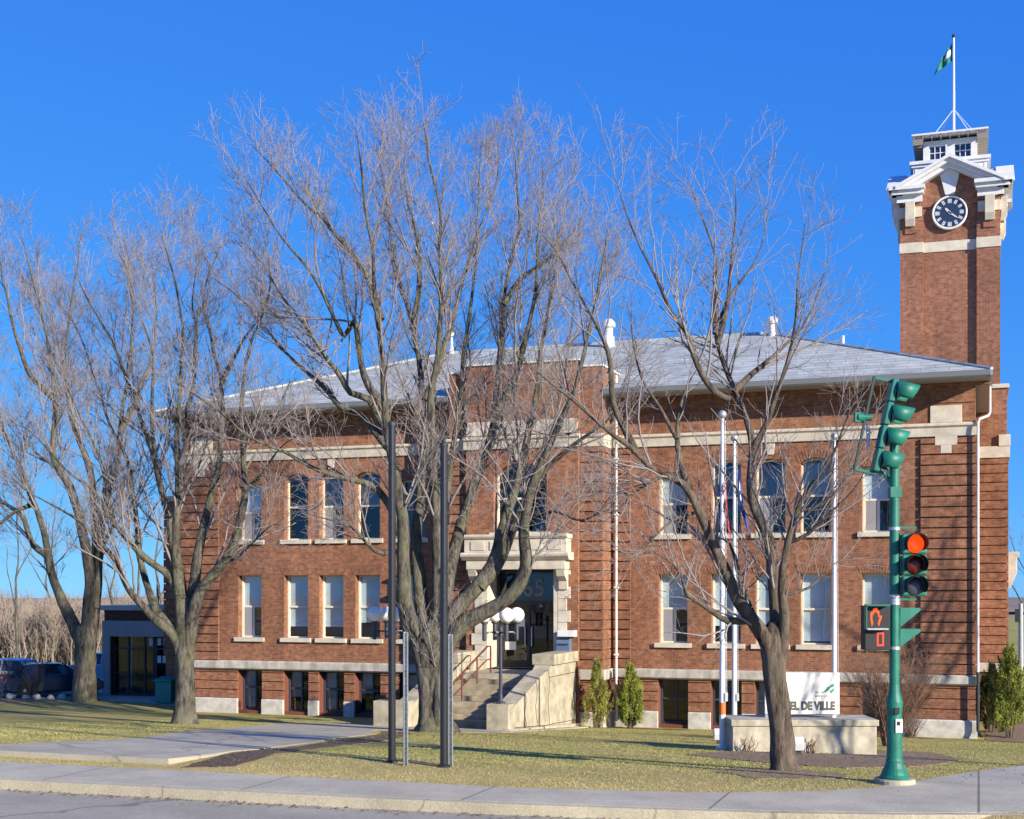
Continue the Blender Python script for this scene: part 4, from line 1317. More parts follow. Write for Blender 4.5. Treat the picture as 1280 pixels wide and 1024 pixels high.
BL = [(-44.0, 1.6, .42), (-42.9, 2.0, .5), (-41.9, 2.3, .48), (-40.9, 2.6, .34), (-40.2, 2.75, .26), (-39.7, 2.9, .3), (-39.1, 3.1, .27), (-38.55, 3.2, .33)]
for i, (x, y, r) in enumerate(BL):
    r *= .62
    m_ = MB().sphere((0, 0, 0), r, 14, 9, (1.15, .85, .75))
    rr_ = random.Random(i)
    o_ = rr_.random() * 50
    m_.v = [tuple(Vector(p) * (1 + .35 * noise.noise(Vector(p) * 2.2 / r * .5 + Vector((o_, 0, 0))))) for p in m_.v]
    m_.v = [(p[0] + x, p[1] + y, p[2] + .05 + r * .45) for p in m_.v]
    ob = m_.build('boulder', BOULDER, None, smooth=True)
    lab = ['pale boulder at the left frame edge of the hedge row', 'largest pale boulder below the red-striped van', 'rounded pale boulder at the left foot of the bare hedge', 'small boulder under the middle of the bare hedge', 'smallest pale boulder under the right of the hedge', 'pale boulder below the dark hatchback, third from the maple', 'pale boulder below the dark hatchback, second from the maple', 'pale boulder touching the foot of the forked maple'][i]
    tag(ob, lab, 'boulder', 'boulders along the hedge')

# ------------------------------------------------------------------ planter wall, sign, flagpoles, spotlights
PC, _ = (campt(1006, 940, 29.4), 0)
pw_ = thing('planter_wall', 'low weathered concrete planter wall with a cap under the town hall sign', 'planter wall', (PC[0], PC[1], 1.25), TH)
MB().box(-1.58, 1.58, 0, 1.15, -.25, .70).build('wall', PLANTERC, pw_, bevel=.012, local=True)
MB().box(-1.62, 1.62, -.04, 1.19, .702, .84).build('cap', PLANTERC, pw_, bevel=.015, local=True)
sg = thing('town_hall_sign', 'cream board lettered HÔTEL DE VILLE with green emblem, on white posts above the planter', 'sign', (PC[0], PC[1], 1.25), TH)
s29 = F / 29.9
sx0, sx1 = (956 - 1006) / s29 + .115, (1049 - 1006) / s29 + .115
sz1, sz0 = EZ + (737 - 841) / s29 - 1.25, EZ + (737 - 893) / s29 - 1.25
MB().box(sx0, sx1, .50, .56, sz0, sz1).build('board', SIGNW, sg, bevel=.006, local=True)
ps = MB()
ps.box(sx0 + .02, sx0 + .10, .562, .64, .84, sz1 - .02).box(sx1 - .14, sx1 - .06, .562, .64, .84, sz1 - .02)
ps.build('post', WHITE, sg, local=True)
Wd = sx1 - sx0
LW = (Wd - .14) * .935
text_part('lettering', 'HÔTEL DE VILLE', .25, Matrix.Translation((sx1 - .10 - LW, .496, sz0 + .105)), SIGNT, sg, offset=.016, width=LW)
text_part('small_lettering', 'VILLE DE', .065, Matrix.Translation((sx0 + Wd * .675, .496, sz0 + .47)), SIGNL, sg, width=.20)
text_part('small_lettering', 'RIVIÈRE-DU-LOUP', .065, Matrix.Translation((sx0 + Wd * .675, .496, sz0 + .385)), SIGNL, sg, width=.44)
MB().box(sx0 + .08, sx1 - .14, .494, .499, sz0 + .345, sz0 + .350).build('rule', SIGNL, sg, local=True)
em = MB()
for (pts) in ([(.81, .54), (.87, .62), (.93, .66), (.91, .60), (.86, .55)], [(.865, .60), (.90, .70), (.955, .74), (.935, .65)], [(.915, .68), (.955, .78), (1.0, .81), (.985, .70)], [(.93, .60), (.975, .66), (1.0, .70), (.99, .60), (.95, .52)]):
    em.prism([(sx0 + (u - .10) * Wd + .06, sz0 + v_ * .82 + .03) for u, v_ in pts], 'y', .494, .499)
em.build('emblem', SIGNG, sg, local=True)


def flagpole(px, tpos, ytop, label, band=False):
    x, y, _z = campt(px, 900, tpos)
    zb_ = gz(y)
    zt_ = EZ + (737 - ytop) / F * tpos
    t = thing('flagpole', label, 'flagpole', (x, y, zb_), group='white flagpoles by the sign')
    p = MB(); p.lathe((x, y, zb_), [(.16, -.1), (.16, .06), (.070, .08), (.068, 1.5), (.060, 3.5), (.038, zt_ - zb_ - .12)], 14); p.build('pole', POLEW, t)
    MB().sphere((x, y, zt_ - .06), .10, 14, 10).build('ball', GALV, t, smooth=True)
    h = MB().tube([(x + .11, y - .06, zb_ + 1.2), (x + .07, y - .03, zt_ - .2)], .006, 5); h.box(x + .09, x + .13, y - .09, y - .05, zb_ + 1.1, zb_ + 1.3)
    h.build('halyard', POLEW, t)
    if band: MB().lathe((x, y, EZ + (737 - 893) / F * tpos), [(.074, 0), (.074, .27)], 14).build('orange_band', ORANGE, t)
    return x, y, zt_


f1 = flagpole(903, 30.2, 515, 'tallest-looking white flagpole with an orange band low down, left of the planter', True)
f2 = flagpole(918, 36.0, 545, 'white flagpole just right of the one with the orange band, carrying a blue flag')
f3 = flagpole(1043, 35.3, 543, 'white flagpole rising behind the right post of the town hall sign')
FR = mat('flag_red', (.50, .02, .03), .8); FB = mat('flag_blue', (.03, .08, .36), .8)
limp_flag('hanging_flag', 'red and white flag hanging limp on the pole with the orange band', 'flag', f1[0] - .02, f1[1], f1[2] - 1.05, .95, .34, FR, [(.3, .7, 0, 1, FLAGW)], .5, .25, 1.0, 'limp flags by the sign')
limp_flag('hanging_flag', 'blue and white flag hanging limp on the middle flagpole', 'flag', f2[0] + .02, f2[1], f2[2] - .75, 1.0, .36, FB, [(.35, .45, 0, 1, FLAGW)], 1, .1, 1.1, 'limp flags by the sign')


def floodlight(px, py, s, label):
    (x, y, z), t_ = gnd(px, py)
    t = thing('floodlight', label, 'floodlight', (x, y, z), TH, 'floodlights at the planter')
    b_ = MB(); b_.prism([(-.10, .10), (.16, .16), (.14, .36), (-.06, .40), (-.14, .26)], 'x', -.2 * s, .2 * s); b_.build('housing', mat('floodlight_grey', (.55, .56, .57), .4), t, local=True, bevel=.015)
    MB().box(-.06, .06, -.04, .06, -.05, .14).build('bracket', DARKMET, t, local=True)


floodlight(1083, 942, 1.0, 'grey floodlight on the mulch at the right end of the planter')
floodlight(998, 944, .5, 'small pale floodlight peeping out beside the trunk at the planter foot')
floodlight(899, 930, .7, 'floodlight at the shaded left end of the planter by the flagpole foot')

# ------------------------------------------------------------------ street posts
def ground_at(px, py):
    p, t = gnd(px, py); return p, t


for (px, py, yt, lab, g) in ((490, 953, 530, 'tall black steel post left of the big maple trunk, bare to its cap', 0), (555, 959, 556, 'slightly shorter black steel post in front of the big maple trunk', 1)):
    (x, y, z), t_ = ground_at(px, py)
    zt_ = EZ + (737 - yt) / F * t_
    t = thing('black_post', lab, 'post', (x, y, z), group='black posts by the kerb')
    MB().lathe((x, y, z), [(.10, -.1), (.10, .03), (.062, .05), (.060, zt_ - z - .03)], 16).build('shaft', BLACKP, t)
    MB().lathe((x, y, zt_ - .03), [(.068, 0), (.068, .05), (.03, .08)], 16).build('cap', DARKMET, t)
for (px, py, yt, lab) in ((507, 957, 790, 'bare galvanised sign post standing clear on the lawn beside a black post'), (563, 958, 793, 'bare galvanised sign post almost touching a black post')):
    (x, y, z), t_ = ground_at(px, py)
    zt_ = EZ + (737 - yt) / F * t_
    t = thing('sign_post', lab, 'sign post', (x, y, z), TH, 'bare sign posts on the lawn')
    H_ = zt_ - z
    MB().prism([(-.042, 0), (-.03, -.03), (-.028, 0), (-.012, .03), (.012, .03), (.028, 0), (.03, -.03), (.042, 0), (.018, .042), (-.018, .042)], 'z', -.1, H_).build('channel', GALV, t, local=True)
    hl = MB()
    for k in range(24): hl.lathe((0, .028, .2 + k * (H_ - .3) / 24), [(.008, -.004), (.008, .001)], 8, 'y')
    hl.build('bolt_holes', DARKMET, t, local=True)

# ------------------------------------------------------------------ traffic signal
(tx, ty, tz), tt = gnd(1118, 979)
S = F / tt                                    # photo pixels per metre there
ts = thing('traffic_signal', 'green traffic signal pole at the corner showing red and an orange hand', 'traffic signal', (tx, ty, tz), TH)
def lx(px): return (px - 1118) / S
def lz(py): return (979 - py) / S
pl = MB()
pl.lathe((0, 0, .03), [(.21, .04), (.215, .07), (.19, .10), (.185, .14), (.15, .20), (.125, .27), (.125, .31), (.112, .34), (.108, lz(893)), (.118, lz(887)), (.118, lz(880)), (.104, lz(874)), (.085, lz(868)), (.073, lz(858)), (.068, lz(560)), (.072, lz(548)), (.04, lz(543))], 24)
pl.build('pole', GREENP, ts, local=True, smooth=False)
cl = MB()
for py in (747, 752, 663, 756, 812):
    cl.lathe((0, 0, lz(py)), [(.082, 0), (.082, .045)], 20)
cl.build('clamp_bands', GALV, ts, local=True)
MB().lathe((0, 0, -.12), [(.30, 0), (.30, .17), (.28, .19)], 24).build('footing', CONC, ts, local=True)
MB().box(-.03, .035, -.14, -.10, lz(892), lz(884)).build('push_button', BLACKM, ts, local=True)
MB().box(-.015, .085, -.125, -.108, lz(915), lz(898)).build('sticker', WHITE, ts, local=True)
MB().box(.0, .05, -.128, -.1255, lz(906), lz(901)).build('sticker_mark', BLACKM, ts, local=True)


def visor(mb, c, r, depth, drop=.0, a0=-35, a1=215, n=18, axis='y', sgn=-1):
    """tunnel hood; deeper at the top"""
    V = []
    for i in range(n + 1):
        a = math.radians(a0 + (a1 - a0) * i / n)
        u, w = math.cos(a) * r, math.sin(a) * r
        d = depth * (.42 + .58 * (math.sin(a) * .5 + .5))
        if axis == 'y':
            V.append((c[0] + u, c[1], c[2] + w)); V.append((c[0] + u, c[1] + sgn * d, c[2] + w - drop * d))
        else:
            V.append((c[0], c[1] + u, c[2] + w)); V.append((c[0] + sgn * d, c[1] + u, c[2] + w - drop * d))
    return mb.add(V, [(2 * i, 2 * i + 1, 2 * i + 3, 2 * i + 2) for i in range(n)])


# three-section head on the right side of the pole
hx = lx(1141); hz0, hz1 = lz(746), lz(667)
hs_ = MB()
sec = (hz1 - hz0) / 3
for k in range(3):
    hs_.box(hx - .185, hx + .185, -.10, .12, hz0 + k * sec + .006, hz0 + (k + 1) * sec - .006)
head = hs_.build('signal_head', GREENP, ts, local=True, bevel=.03)
for z in (lz(752) + .02, lz(663) + .02): MB().box(0, hx + .05, -.02, .03, z, z + .035).build('bracket_arm', GREEND, ts, local=True)
MB().box(.07, .10, -.05, .04, hz0, hz1).build('cover_plate', mat('brown_plate', (.16, .10, .085), .6), ts, local=True)
cols = (mat('lens_green_off', (.05, .06, .085), .15), mat('lens_amber_off', (.10, .012, .010), .2), mat('lens_red_lit', (.10, .01, .0), .4, emit=(1.0, .060, .003), estr=.85))
for k in range(3):
    c = (hx - .0, -.103, hz0 + (k + .5) * sec)
    MB().lathe(c, [(.135, .0), (.130, -.012), (.06, -.03), (.01, -.035)], 24, 'y').build('signal_lens', cols[k], head, local=True, smooth=True, label=('lowest lens, unlit', 'middle lens, dark red', 'top lens, glowing orange red')[k])
    vb = MB(); visor(vb, c, .15, .22)
    vo = vb.build('visor', BLACKM, head, local=True, fix=False)
    sd = vo.modifiers.new('thick', 'SOLIDIFY'); sd.thickness = .005
# pedestrian signal facing the camera
px0, px1 = lx(1080), lx(1106)
ph = MB()
pz0, pz1 = lz(812), lz(758); pm = lz(786)
ph.box(px0 - .01, px1 + .06, -.08, .16, pz0 - .01, pz1 + .01)
phead = ph.build('pedestrian_signal', BLACKM, ts, local=True, bevel=.012)
tr = MB(); tr.box(px0 - .02, px1 + .02, -.22, -.081, pz1 + .005, pz1 + .03); tr.box(px0 - .02, px0 - .005, -.20, -.081, pm, pz1 + .005)
tr.build('hood', GREEND, phead, local=True)
MB().box(px0 + .0, px1 + .0, -.20, -.081, pm - .012, pm + .012).build('divider_hood', GALV, phead, local=True)
LED = mat('led_orange', (.1, .02, .005), .5, emit=(1.0, .085, .006), estr=.85)
LEDR = mat('led_red', (.1, .01, .005), .5, emit=(1.0, .07, .02), estr=.75)
# hand outline: palm with four fingers and thumb
hc = (lx(1092.5), lz(772))
hp = [(-.055, -.13), (-.075, -.03), (-.075, .06), (-.060, .095), (-.045, .06), (-.040, .12), (-.022, .14), (-.008, .12), (.0, .14), (.018, .145), (.03, .12), (.035, .10), (.048, .11), (.056, .08), (.056, .02), (.085, .035), (.095, .01), (.07, -.06), (.05, -.13)]
cen = (0, -.01)
hm = MB()
for i in range(len(hp) - 1):
    a, b = Vector(hp[i]), Vector(hp[i + 1])
    a2, b2 = Vector(cen) + (a - Vector(cen)) * .62, Vector(cen) + (b - Vector(cen)) * .62
    hm.poly([(hc[0] + q.x, -.084, hc[1] + q.y) for q in (a, b, b2, a2)])
hm.build('hand_symbol', LED, phead, local=True)
dg = MB(); dx0, dx1, dz0, dz1 = lx(1094), lx(1103), lz(807.5), lz(790.5); w_ = .026
dg.box(dx0, dx0 + w_, -.085, -.0825, dz0, dz1).box(dx1 - w_, dx1, -.085, -.0825, dz0, dz1)
dg.box(dx0 + w_, dx1 - w_, -.085, -.0825, dz0, dz0 + w_).box(dx0 + w_, dx1 - w_, -.085, -.0825, dz1 - w_, dz1)
dg.build('countdown_digit', LEDR, phead, local=True)
# second pedestrian signal, edge on, facing along the other street
ph2 = MB(); ph2.box(-.02, .10, .06, .30, pz0, pz1); p2h = ph2.build('pedestrian_signal', GREEND, ts, local=True, bevel=.012, label='edge-on pedestrian signal with two green wedge hoods')
for (za, zb_) in ((lz(760), lz(786)), (lz(786.5), lz(811))):
    hd_ = MB(); hd_.prism([(.101, za), (.40, za - .015), (.40, za - .04), (.101, zb_ + .02)], 'y', .05, .06).prism([(.101, za), (.40, za - .015), (.40, za - .04), (.101, zb_ + .02)], 'y', .30, .31)
    hd_.box(.101, .40, .0601, .2999, za - .02, za); hd_.build('hood', GREENP, p2h, local=True)
# upper four-section head, edge on and leaning
def lean(za, zb_, xa, xb, z): return xa + (xb - xa) * (z - za) / (zb_ - za)
ux0, uz0, ux1, uz1 = lx(1092), lz(590), lx(1117), lz(474)
dirv = Vector((ux1 - ux0, 0, uz1 - uz0)); Lh = dirv.length; dirv.normalize()
nrm = Vector((dirv.z, 0, -dirv.x))
def up(a, b, c): return tuple(Vector((ux0, 0, uz0)) + dirv * a + nrm * b + Vector((0, c, 0)))
def ubox(mb, a0, a1, b0, b1, c0, c1):
    V = [up(a, b, c) for c in (c0, c1) for (a, b) in ((a0, b0), (a1, b0), (a1, b1), (a0, b1))]
    return mb.add(V, [(0, 1, 2, 3), (7, 6, 5, 4), (0, 4, 5, 1), (1, 5, 6, 2), (2, 6, 7, 3), (3, 7, 4, 0)])
uh = MB(); 
for k in range(4): ubox(uh, k * Lh / 4 + .004, (k + 1) * Lh / 4 - .004, -.035, .06, -.11, .11)
uhead = uh.build('signal_head', GREEND, ts, local=True, bevel=.02, label='leaning four-section signal head seen edge on at the pole top')
for k in range(4):
    c = up((k + .5) * Lh / 4, .061, 0)
    vb = MB(); visor(vb, c, .168, .36, drop=.22, axis='x', sgn=1, a0=-30, a1=210)
    vo = vb.build('visor', GREENP, uhead, local=True, fix=False, smooth=True); sd = vo.modifiers.new('thick', 'SOLIDIFY'); sd.thickness = .006
    MB().lathe(c, [(.13, .0), (.10, .02), (.01, .03)], 18, 'x').build('signal_lens', cols[0], uhead, local=True)
bk = MB()
ubox(bk, -.02, Lh - .02, -.30, -.27, -.03, .03)
bk.build('back_frame', mat('signal_dark_green', (.006, .03, .025), .5), ts, local=True)
bb = MB(); ubox(bb, -.04, .0, -.29, .03, -.05, .05); bb.build('bracket_arm', GREEND, ts, local=True)
bb = MB(); ubox(bb, Lh - .06, Lh - .02, -.29, -.02, -.03, .03); bb.build('bracket_arm', GREEND, ts, local=True)
kn = MB(); c = (lx(1076), 0, lz(522)); kn.lathe(c, [(.05, -.07), (.075, -.05), (.075, .03), (.05, .05), (.05, .16)], 14, 'x')
kn.box(lx(1068), lx(1075), -.05, .05, lz(528), lz(516)); kn.build('sensor', GREENP, ts, local=True)
br = MB(); br.tube([(0, 0, lz(612)), (lx(1107), .05, lz(592)), (lx(1094), .02, lz(588))], .03, 8)
MB().tube([(0, 0, lz(560)), (lx(1104), 0, lz(545))], .03, 8).build('bracket_arm', GREENP, ts, local=True)
br.box(-.075, .09, -.075, .075, lz(622), lz(609)); br.build('bracket_arm', GREENP, ts, local=True)
def splate(name, P, y0, m):   # P: photo px corners, plate stands oblique in depth
    mb = MB(); V = [(lx(a), y0 + d, lz(b)) for (a, b, d) in P]; V2 = [(v[0] + .008, v[1] + .01, v[2]) for v in V]
    n = len(V); mb.add(V + V2, [tuple(range(n)), tuple(range(n, 2 * n))[::-1]] + [(i, (i + 1) % n, n + (i + 1) % n, n + i) for i in range(n)])
    return mb.build(name, m, ts, local=True)
SB = mat('sign_blue', (.03, .14, .50), .4)
bp_ = splate('sign_plate', [(1085, 519, .0), (1099, 532, .5), (1098, 566, .5), (1086, 556, .0)], .12, SB)
bp_['label'] = 'blue plate with a white arrow, seen obliquely'
ar = MB(); ar.add([(lx(1088), .1, lz(537)), (lx(1090), .1, lz(535)), (lx(1094), .3, lz(556)), (lx(1091.5), .3, lz(556))], [(0, 1, 2, 3)]).add([(lx(1086), .09, lz(541)), (lx(1088.5), .1, lz(531)), (lx(1092), .1, lz(541))], [(0, 1, 2)])
ar.build('arrow', WHITE, bp_, local=True)
wp = splate('sign_plate', [(1100, 560, .0), (1109, 566, .35), (1109, 607, .35), (1101, 598, .0)], .10, WHITE)
wp['label'] = 'narrow white plate below the leaning signal head'
dm = MB()
for k, py in enumerate((586, 592, 598)): dm.box(lx(1103.5), lx(1105.5), .19, .2, lz(py + 2.5), lz(py))
dm.build('plate_marks', SIGNT, wp, local=True)


# ------------------------------------------------------------------ trees
def tubes_np(P, R, S_, twist=None):
    n, k, _ = P.shape
    T = np.gradient(P, axis=1); T /= np.linalg.norm(T, axis=2, keepdims=True) + 1e-9
    a = np.where(np.abs(T[:, :1, 2:3]) > .8, np.array([[[1., .3, 0]]]), np.array([[[0.1, .2, 1.]]]))
    U = a - (a * T).sum(2, keepdims=True) * T; U /= np.linalg.norm(U, axis=2, keepdims=True) + 1e-9
    Wv = np.cross(T, U)
    ang = np.arange(S_) * 2 * np.pi / S_
    V = P[:, :, None] + (U[:, :, None] * np.cos(ang)[None, None, :, None] + Wv[:, :, None] * np.sin(ang)[None, None, :, None]) * R[:, :, None, None]
    base = (np.arange(n) * k * S_)[:, None, None] + (np.arange(k - 1) * S_)[None, :, None]
    j = np.arange(S_); j2 = (j + 1) % S_
    Q = np.stack([base + j, base + j2, base + S_ + j2, base + S_ + j], -1)
    return V.reshape(-1, 3), Q.reshape(-1, 4)


def merge(parts):
    Vs, Qs, o = [], [], 0
    for V, Q in parts:
        Vs.append(V); Qs.append(Q + o); o += len(V)
    return np.concatenate(Vs), np.concatenate(Qs)


def grow(P, R, rng, dens, lmean, k, u0=.2, u1=1.0, ang=(25, 55), up=.25, trop=.10, wob=.12, rfac=.5, rmin=.004, ltaper=.6, tipr=.35):
    n, kk, _ = P.shape
    seg = np.linalg.norm(np.diff(P, axis=1), axis=2); L = seg.sum(1)
    cnt = rng.poisson(np.maximum(dens * L * (u1 - u0), .01))
    idx = np.repeat(np.arange(n), cnt); m = len(idx)
    u = u0 + (u1 - u0) * rng.random(m) ** .9
    f = u * (kk - 1); i0 = np.minimum(f.astype(int), kk - 2); w = (f - i0)[:, None]
    A, B = P[idx, i0], P[idx, i0 + 1]
    S0 = A * (1 - w) + B * w
    T = B - A; T /= np.linalg.norm(T, axis=1, keepdims=True) + 1e-9
    r0 = R[idx, i0] * (1 - w[:, 0]) + R[idx, i0 + 1] * w[:, 0]
    N = rng.normal(size=(m, 3)); N -= (N * T).sum(1, keepdims=True) * T; N /= np.linalg.norm(N, axis=1, keepdims=True) + 1e-9
    a = np.radians(rng.uniform(ang[0], ang[1], m))[:, None]
    d = np.cos(a) * T + np.sin(a) * N; d[:, 2] += up; d /= np.linalg.norm(d, axis=1, keepdims=True)
    Lc = lmean * (1 - ltaper * u) * rng.uniform(.45, 1.35, m)
    Q = np.empty((m, k, 3)); Q[:, 0] = S0
    st = (Lc / (k - 1))[:, None]
    for j in range(1, k):
        d = d + np.array([0, 0, trop]) + rng.normal(0, wob, (m, 3)); d /= np.linalg.norm(d, axis=1, keepdims=True)
        Q[:, j] = Q[:, j - 1] + d * st
    rb = np.maximum(np.minimum(r0 * rfac, .012 * Lc + .002), rmin)
    Rr = rb[:, None] * np.linspace(1, tipr, k)[None, :]
    return Q, np.maximum(Rr, rmin * .8)


def catmull(P, R, per=.35):
    P = np.array(P, float); R = np.array(R, float)
    E = np.vstack([2 * P[0] - P[1], P, 2 * P[-1] - P[-2]])
    out, ro = [], []
    for i in range(len(P) - 1):
        p0, p1, p2, p3 = E[i:i + 4]
        n = max(2, int(np.linalg.norm(p2 - p1) / per))
        for j in range(n):
            t = j / n
            out.append(.5 * (2 * p1 + (p2 - p0) * t + (2 * p0 - 5 * p1 + 4 * p2 - p3) * t * t + (3 * p1 - p0 - 3 * p2 + p3) * t ** 3))
            ro.append(R[i] * (1 - t) + R[i + 1] * t)
    out.append(P[-1]); ro.append(R[-1])
    return np.array(out), np.array(ro)


def resample(P, R, k):
    s = np.concatenate([[0], np.cumsum(np.linalg.norm(np.diff(P, axis=0), axis=1))]); s /= s[-1]
    t = np.linspace(0, 1, k)
    return np.stack([np.interp(t, s, P[:, c]) for c in range(3)], 1), np.interp(t, s, R)


def maple(name, label, base_px, tdist, limbs, trunk, seed, bark, twig, lv, spread=3.0, extra=0, group='bare maples on the lawn', cut=None, texp=1.7):
    """limbs: (start width px, end width px, depth drift m, [(px,py)...]); trunk: [(px,py,width px)...]"""
    rng = np.random.default_rng(seed)
    s = F / tdist
    b = campt(base_px[0], base_px[1], tdist)
    t = thing(name, label, 'tree', (b[0], b[1], gz(b[1])), group=group)
    parts = []
    TP, TR = catmull([campt(x, y, tdist) for x, y, w in trunk], [w / s / 2 for x, y, w in trunk], .15)
    parts_P = []
    def ring(P, R, S_, amp):
        V, Q = tubes_np(P[None], R[None], S_)
        c = np.repeat(P, S_, axis=0)
        dv = V - c
        nz = np.array([1 + amp * noise.noise(Vector((p[0] * 2.2 + seed, p[1] * 2.2, p[2] * .8))) + amp * .6 * noise.noise(Vector((p[0] * 6, p[1] * 6 + seed, p[2] * 2.5))) for p in V])
        return c + dv * nz[:, None], Q
    parts.append(ring(TP, TR, 20, .28))
    K = 26
    LP, LR = [], []
    for (w0, w1, dd, pts) in limbs:
        if cut: pts = [(x, y if y > cut[0] else cut[0] - (cut[0] - y) * cut[1]) for x, y in pts]
        n = len(pts)
        P, R = [], []
        ln = np.cumsum([0] + [math.hypot(pts[i + 1][0] - pts[i][0], pts[i + 1][1] - pts[i][1]) for i in range(n - 1)]); ln = ln / ln[-1]
        for i, (x, y) in enumerate(pts):
            u = ln[i]
            d0, d1 = dd if isinstance(dd, tuple) else (0, dd)
            P.append(campt(x, y, tdist + d0 + (d1 - d0) * u ** 1.1)); R.append((w0 * .84 * (1 - u) ** texp + w1 * (.30 if u > .97 else .75) * (1 - (1 - u) ** texp)) / s / 2)
        cP, cR = catmull(P, R, .22)
        wob = np.stack([np.array([noise.noise(Vector((p[0] * .9 + c * 9.1 + seed, p[1] * .9, p[2] * .9))) for p in cP]) for c in range(3)], 1) * .06
        cP = cP + wob * np.minimum(1, np.arange(len(cP)) / 4)[:, None]
        parts.append(ring(cP, cR, 10 if w0 > 9 else 7, .16 if w0 > 9 else .06))
        rp, rr = resample(cP, cR, K); LP.append(rp); LR.append(rr)
    V, Q = merge(parts)
    np_mesh('trunk', V, Q, bark, t)
    P, R = np.stack(LP), np.stack(LR)
    cur = [(P, R)]
    tw_parts = []
    for li, kw in enumerate(lv):
        kw = dict(kw); S_ = kw.pop('S', 3)
        Pn, Rn = grow(P, R, rng, **kw)
        tw_parts.append(tubes_np(Pn, Rn, S_))
        P, R = Pn, Rn
    V, Q = merge(tw_parts)
    np_mesh('crown', V, Q, twig, t)
    return t


LV_BIG = [dict(dens=2.7, lmean=3.3, k=8, u0=.20, ang=(18, 52), up=.22, trop=.06, wob=.11, rmin=.010, rfac=.45, ltaper=.55, S=4),
          dict(dens=5.0, lmean=1.25, k=6, u0=.12, ang=(22, 58), up=.12, trop=.05, wob=.13, rmin=.0062, ltaper=.45),
          dict(dens=7.0, lmean=.50, k=4, u0=.15, ang=(25, 60), up=.10, trop=.07, wob=.15, rmin=.0048, ltaper=.4)]

# middle maple, in front of the entrance
maple('maple_tree', 'largest bare many-limbed maple, in front of the entrance steps', (537, 915), 37.4, [
    (32, 22, (-.1, -.25), [(531, 930), (534, 905), (534, 870), (529, 838), (520, 800), (510, 765)]),
    (32, 22, (-.25, -.2), [(557, 930), (553, 905), (552, 870), (553, 838), (561, 805), (578, 778)]),
    (27, 3, -3.0, [(524, 822), (508, 760), (502, 705), (502, 655), (496, 605), (486, 550), (480, 490), (476, 430), (471, 372), (465, 312), (456, 239), (452, 179), (447, 120)]),
    (25, 3, 2.5, [(535, 812), (527, 745), (521, 691), (523, 640), (528, 590), (532, 533), (527, 475), (516, 411), (503, 360), (490, 310), (484, 250), (478, 190), (470, 130)]),
    (24, 3, -1.5, [(545, 800), (549, 720), (545, 640), (540, 570), (538, 510), (546, 450), (551, 381), (549, 312), (551, 252), (540, 190), (533, 130), (530, 100)]),
    (25, 3, 3.0, [(547, 800), (556, 745), (567, 695), (582, 634), (603, 577), (616, 524), (624, 450), (630, 381), (639, 321), (650, 273), (645, 200), (640, 110)]),
    (26, 3, 1.0, [(553, 795), (570, 762), (590, 742), (607, 717), (620, 691), (633, 647), (647, 603), (655, 568), (668, 500), (677, 430), (690, 360), (700, 290), (712, 225)]),
    (30, 3, -2.5, [(552, 812), (575, 782), (600, 768), (624, 755), (645, 738), (658, 712), (656, 668), (660, 630), (669, 599), (690, 550), (716, 490), (735, 420), (752, 340), (760, 270)]),
    (17, 2.5, 3.5, [(600, 735), (622, 706), (640, 665), (662, 610), (690, 545), (705, 470), (716, 400), (722, 320)]),
    (17, 2.5, 2.0, [(548, 790), (556, 700), (560, 610), (572, 520), (580, 440), (592, 350), (598, 250), (602, 130)]),
    (13, 2, -3.0, [(500, 668), (487, 632), (465, 608), (425, 597), (399, 588), (373, 576), (350, 562), (312, 546), (284, 524), (252, 500), (215, 470)]),
    (13, 2, -3.0, [(480, 510), (455, 470), (443, 401), (430, 340), (443, 321), (409, 278), (383, 239), (350, 195), (325, 160), (306, 130)][:3] + [(430, 420), (405, 370), (380, 330), (350, 290), (325, 240), (305, 190)]),
    (14, 2, 1.5, [(475, 400), (462, 350), (443, 321), (420, 292), (405, 265), (383, 239), (360, 205), (336, 165), (312, 130)]),
    (13, 2, -2.0, [(484, 540), (460, 500), (437, 492), (420, 462), (385, 415), (350, 365), (325, 325), (300, 290)]),
    (13, 2, 2.5, [(486, 560), (450, 520), (425, 508), (400, 480), (357, 441), (325, 400), (295, 370), (262, 345)]),
    (12, 2, 3.0, [(530, 500), (545, 470), (560, 420), (572, 370), (590, 310), (612, 240), (622, 180), (625, 130)]),
    (12, 2, -1.0, [(616, 524), (640, 480), (655, 430), (668, 370), (672, 300), (680, 230), (676, 160)]),
    (11, 2, 2.0, [(516, 411), (525, 350), (520, 290), (510, 230), (505, 170), (512, 120)]),
    (10, 2, -2.5, [(669, 599), (700, 570), (735, 545), (765, 520), (785, 470)]),
    (9, 1.5, -3.0, [(655, 655), (690, 640), (722, 650), (750, 640), (770, 610)]),
    (9, 1.5, -3.5, [(500, 690), (470, 690), (440, 660), (410, 650), (380, 640)]),
    (10, 2, 1.0, [(630, 381), (650, 350), (690, 320), (720, 280), (738, 235)]),
], [(544, 926, 74), (544, 914, 54), (543, 902, 40), (543, 885, 33), (542, 862, 33), (540, 835, 38), (540, 812, 44), (541, 795, 42), (542, 780, 28), (542, 768, 8)], 3, BARK, TWIG, LV_BIG, cut=(300, .72))

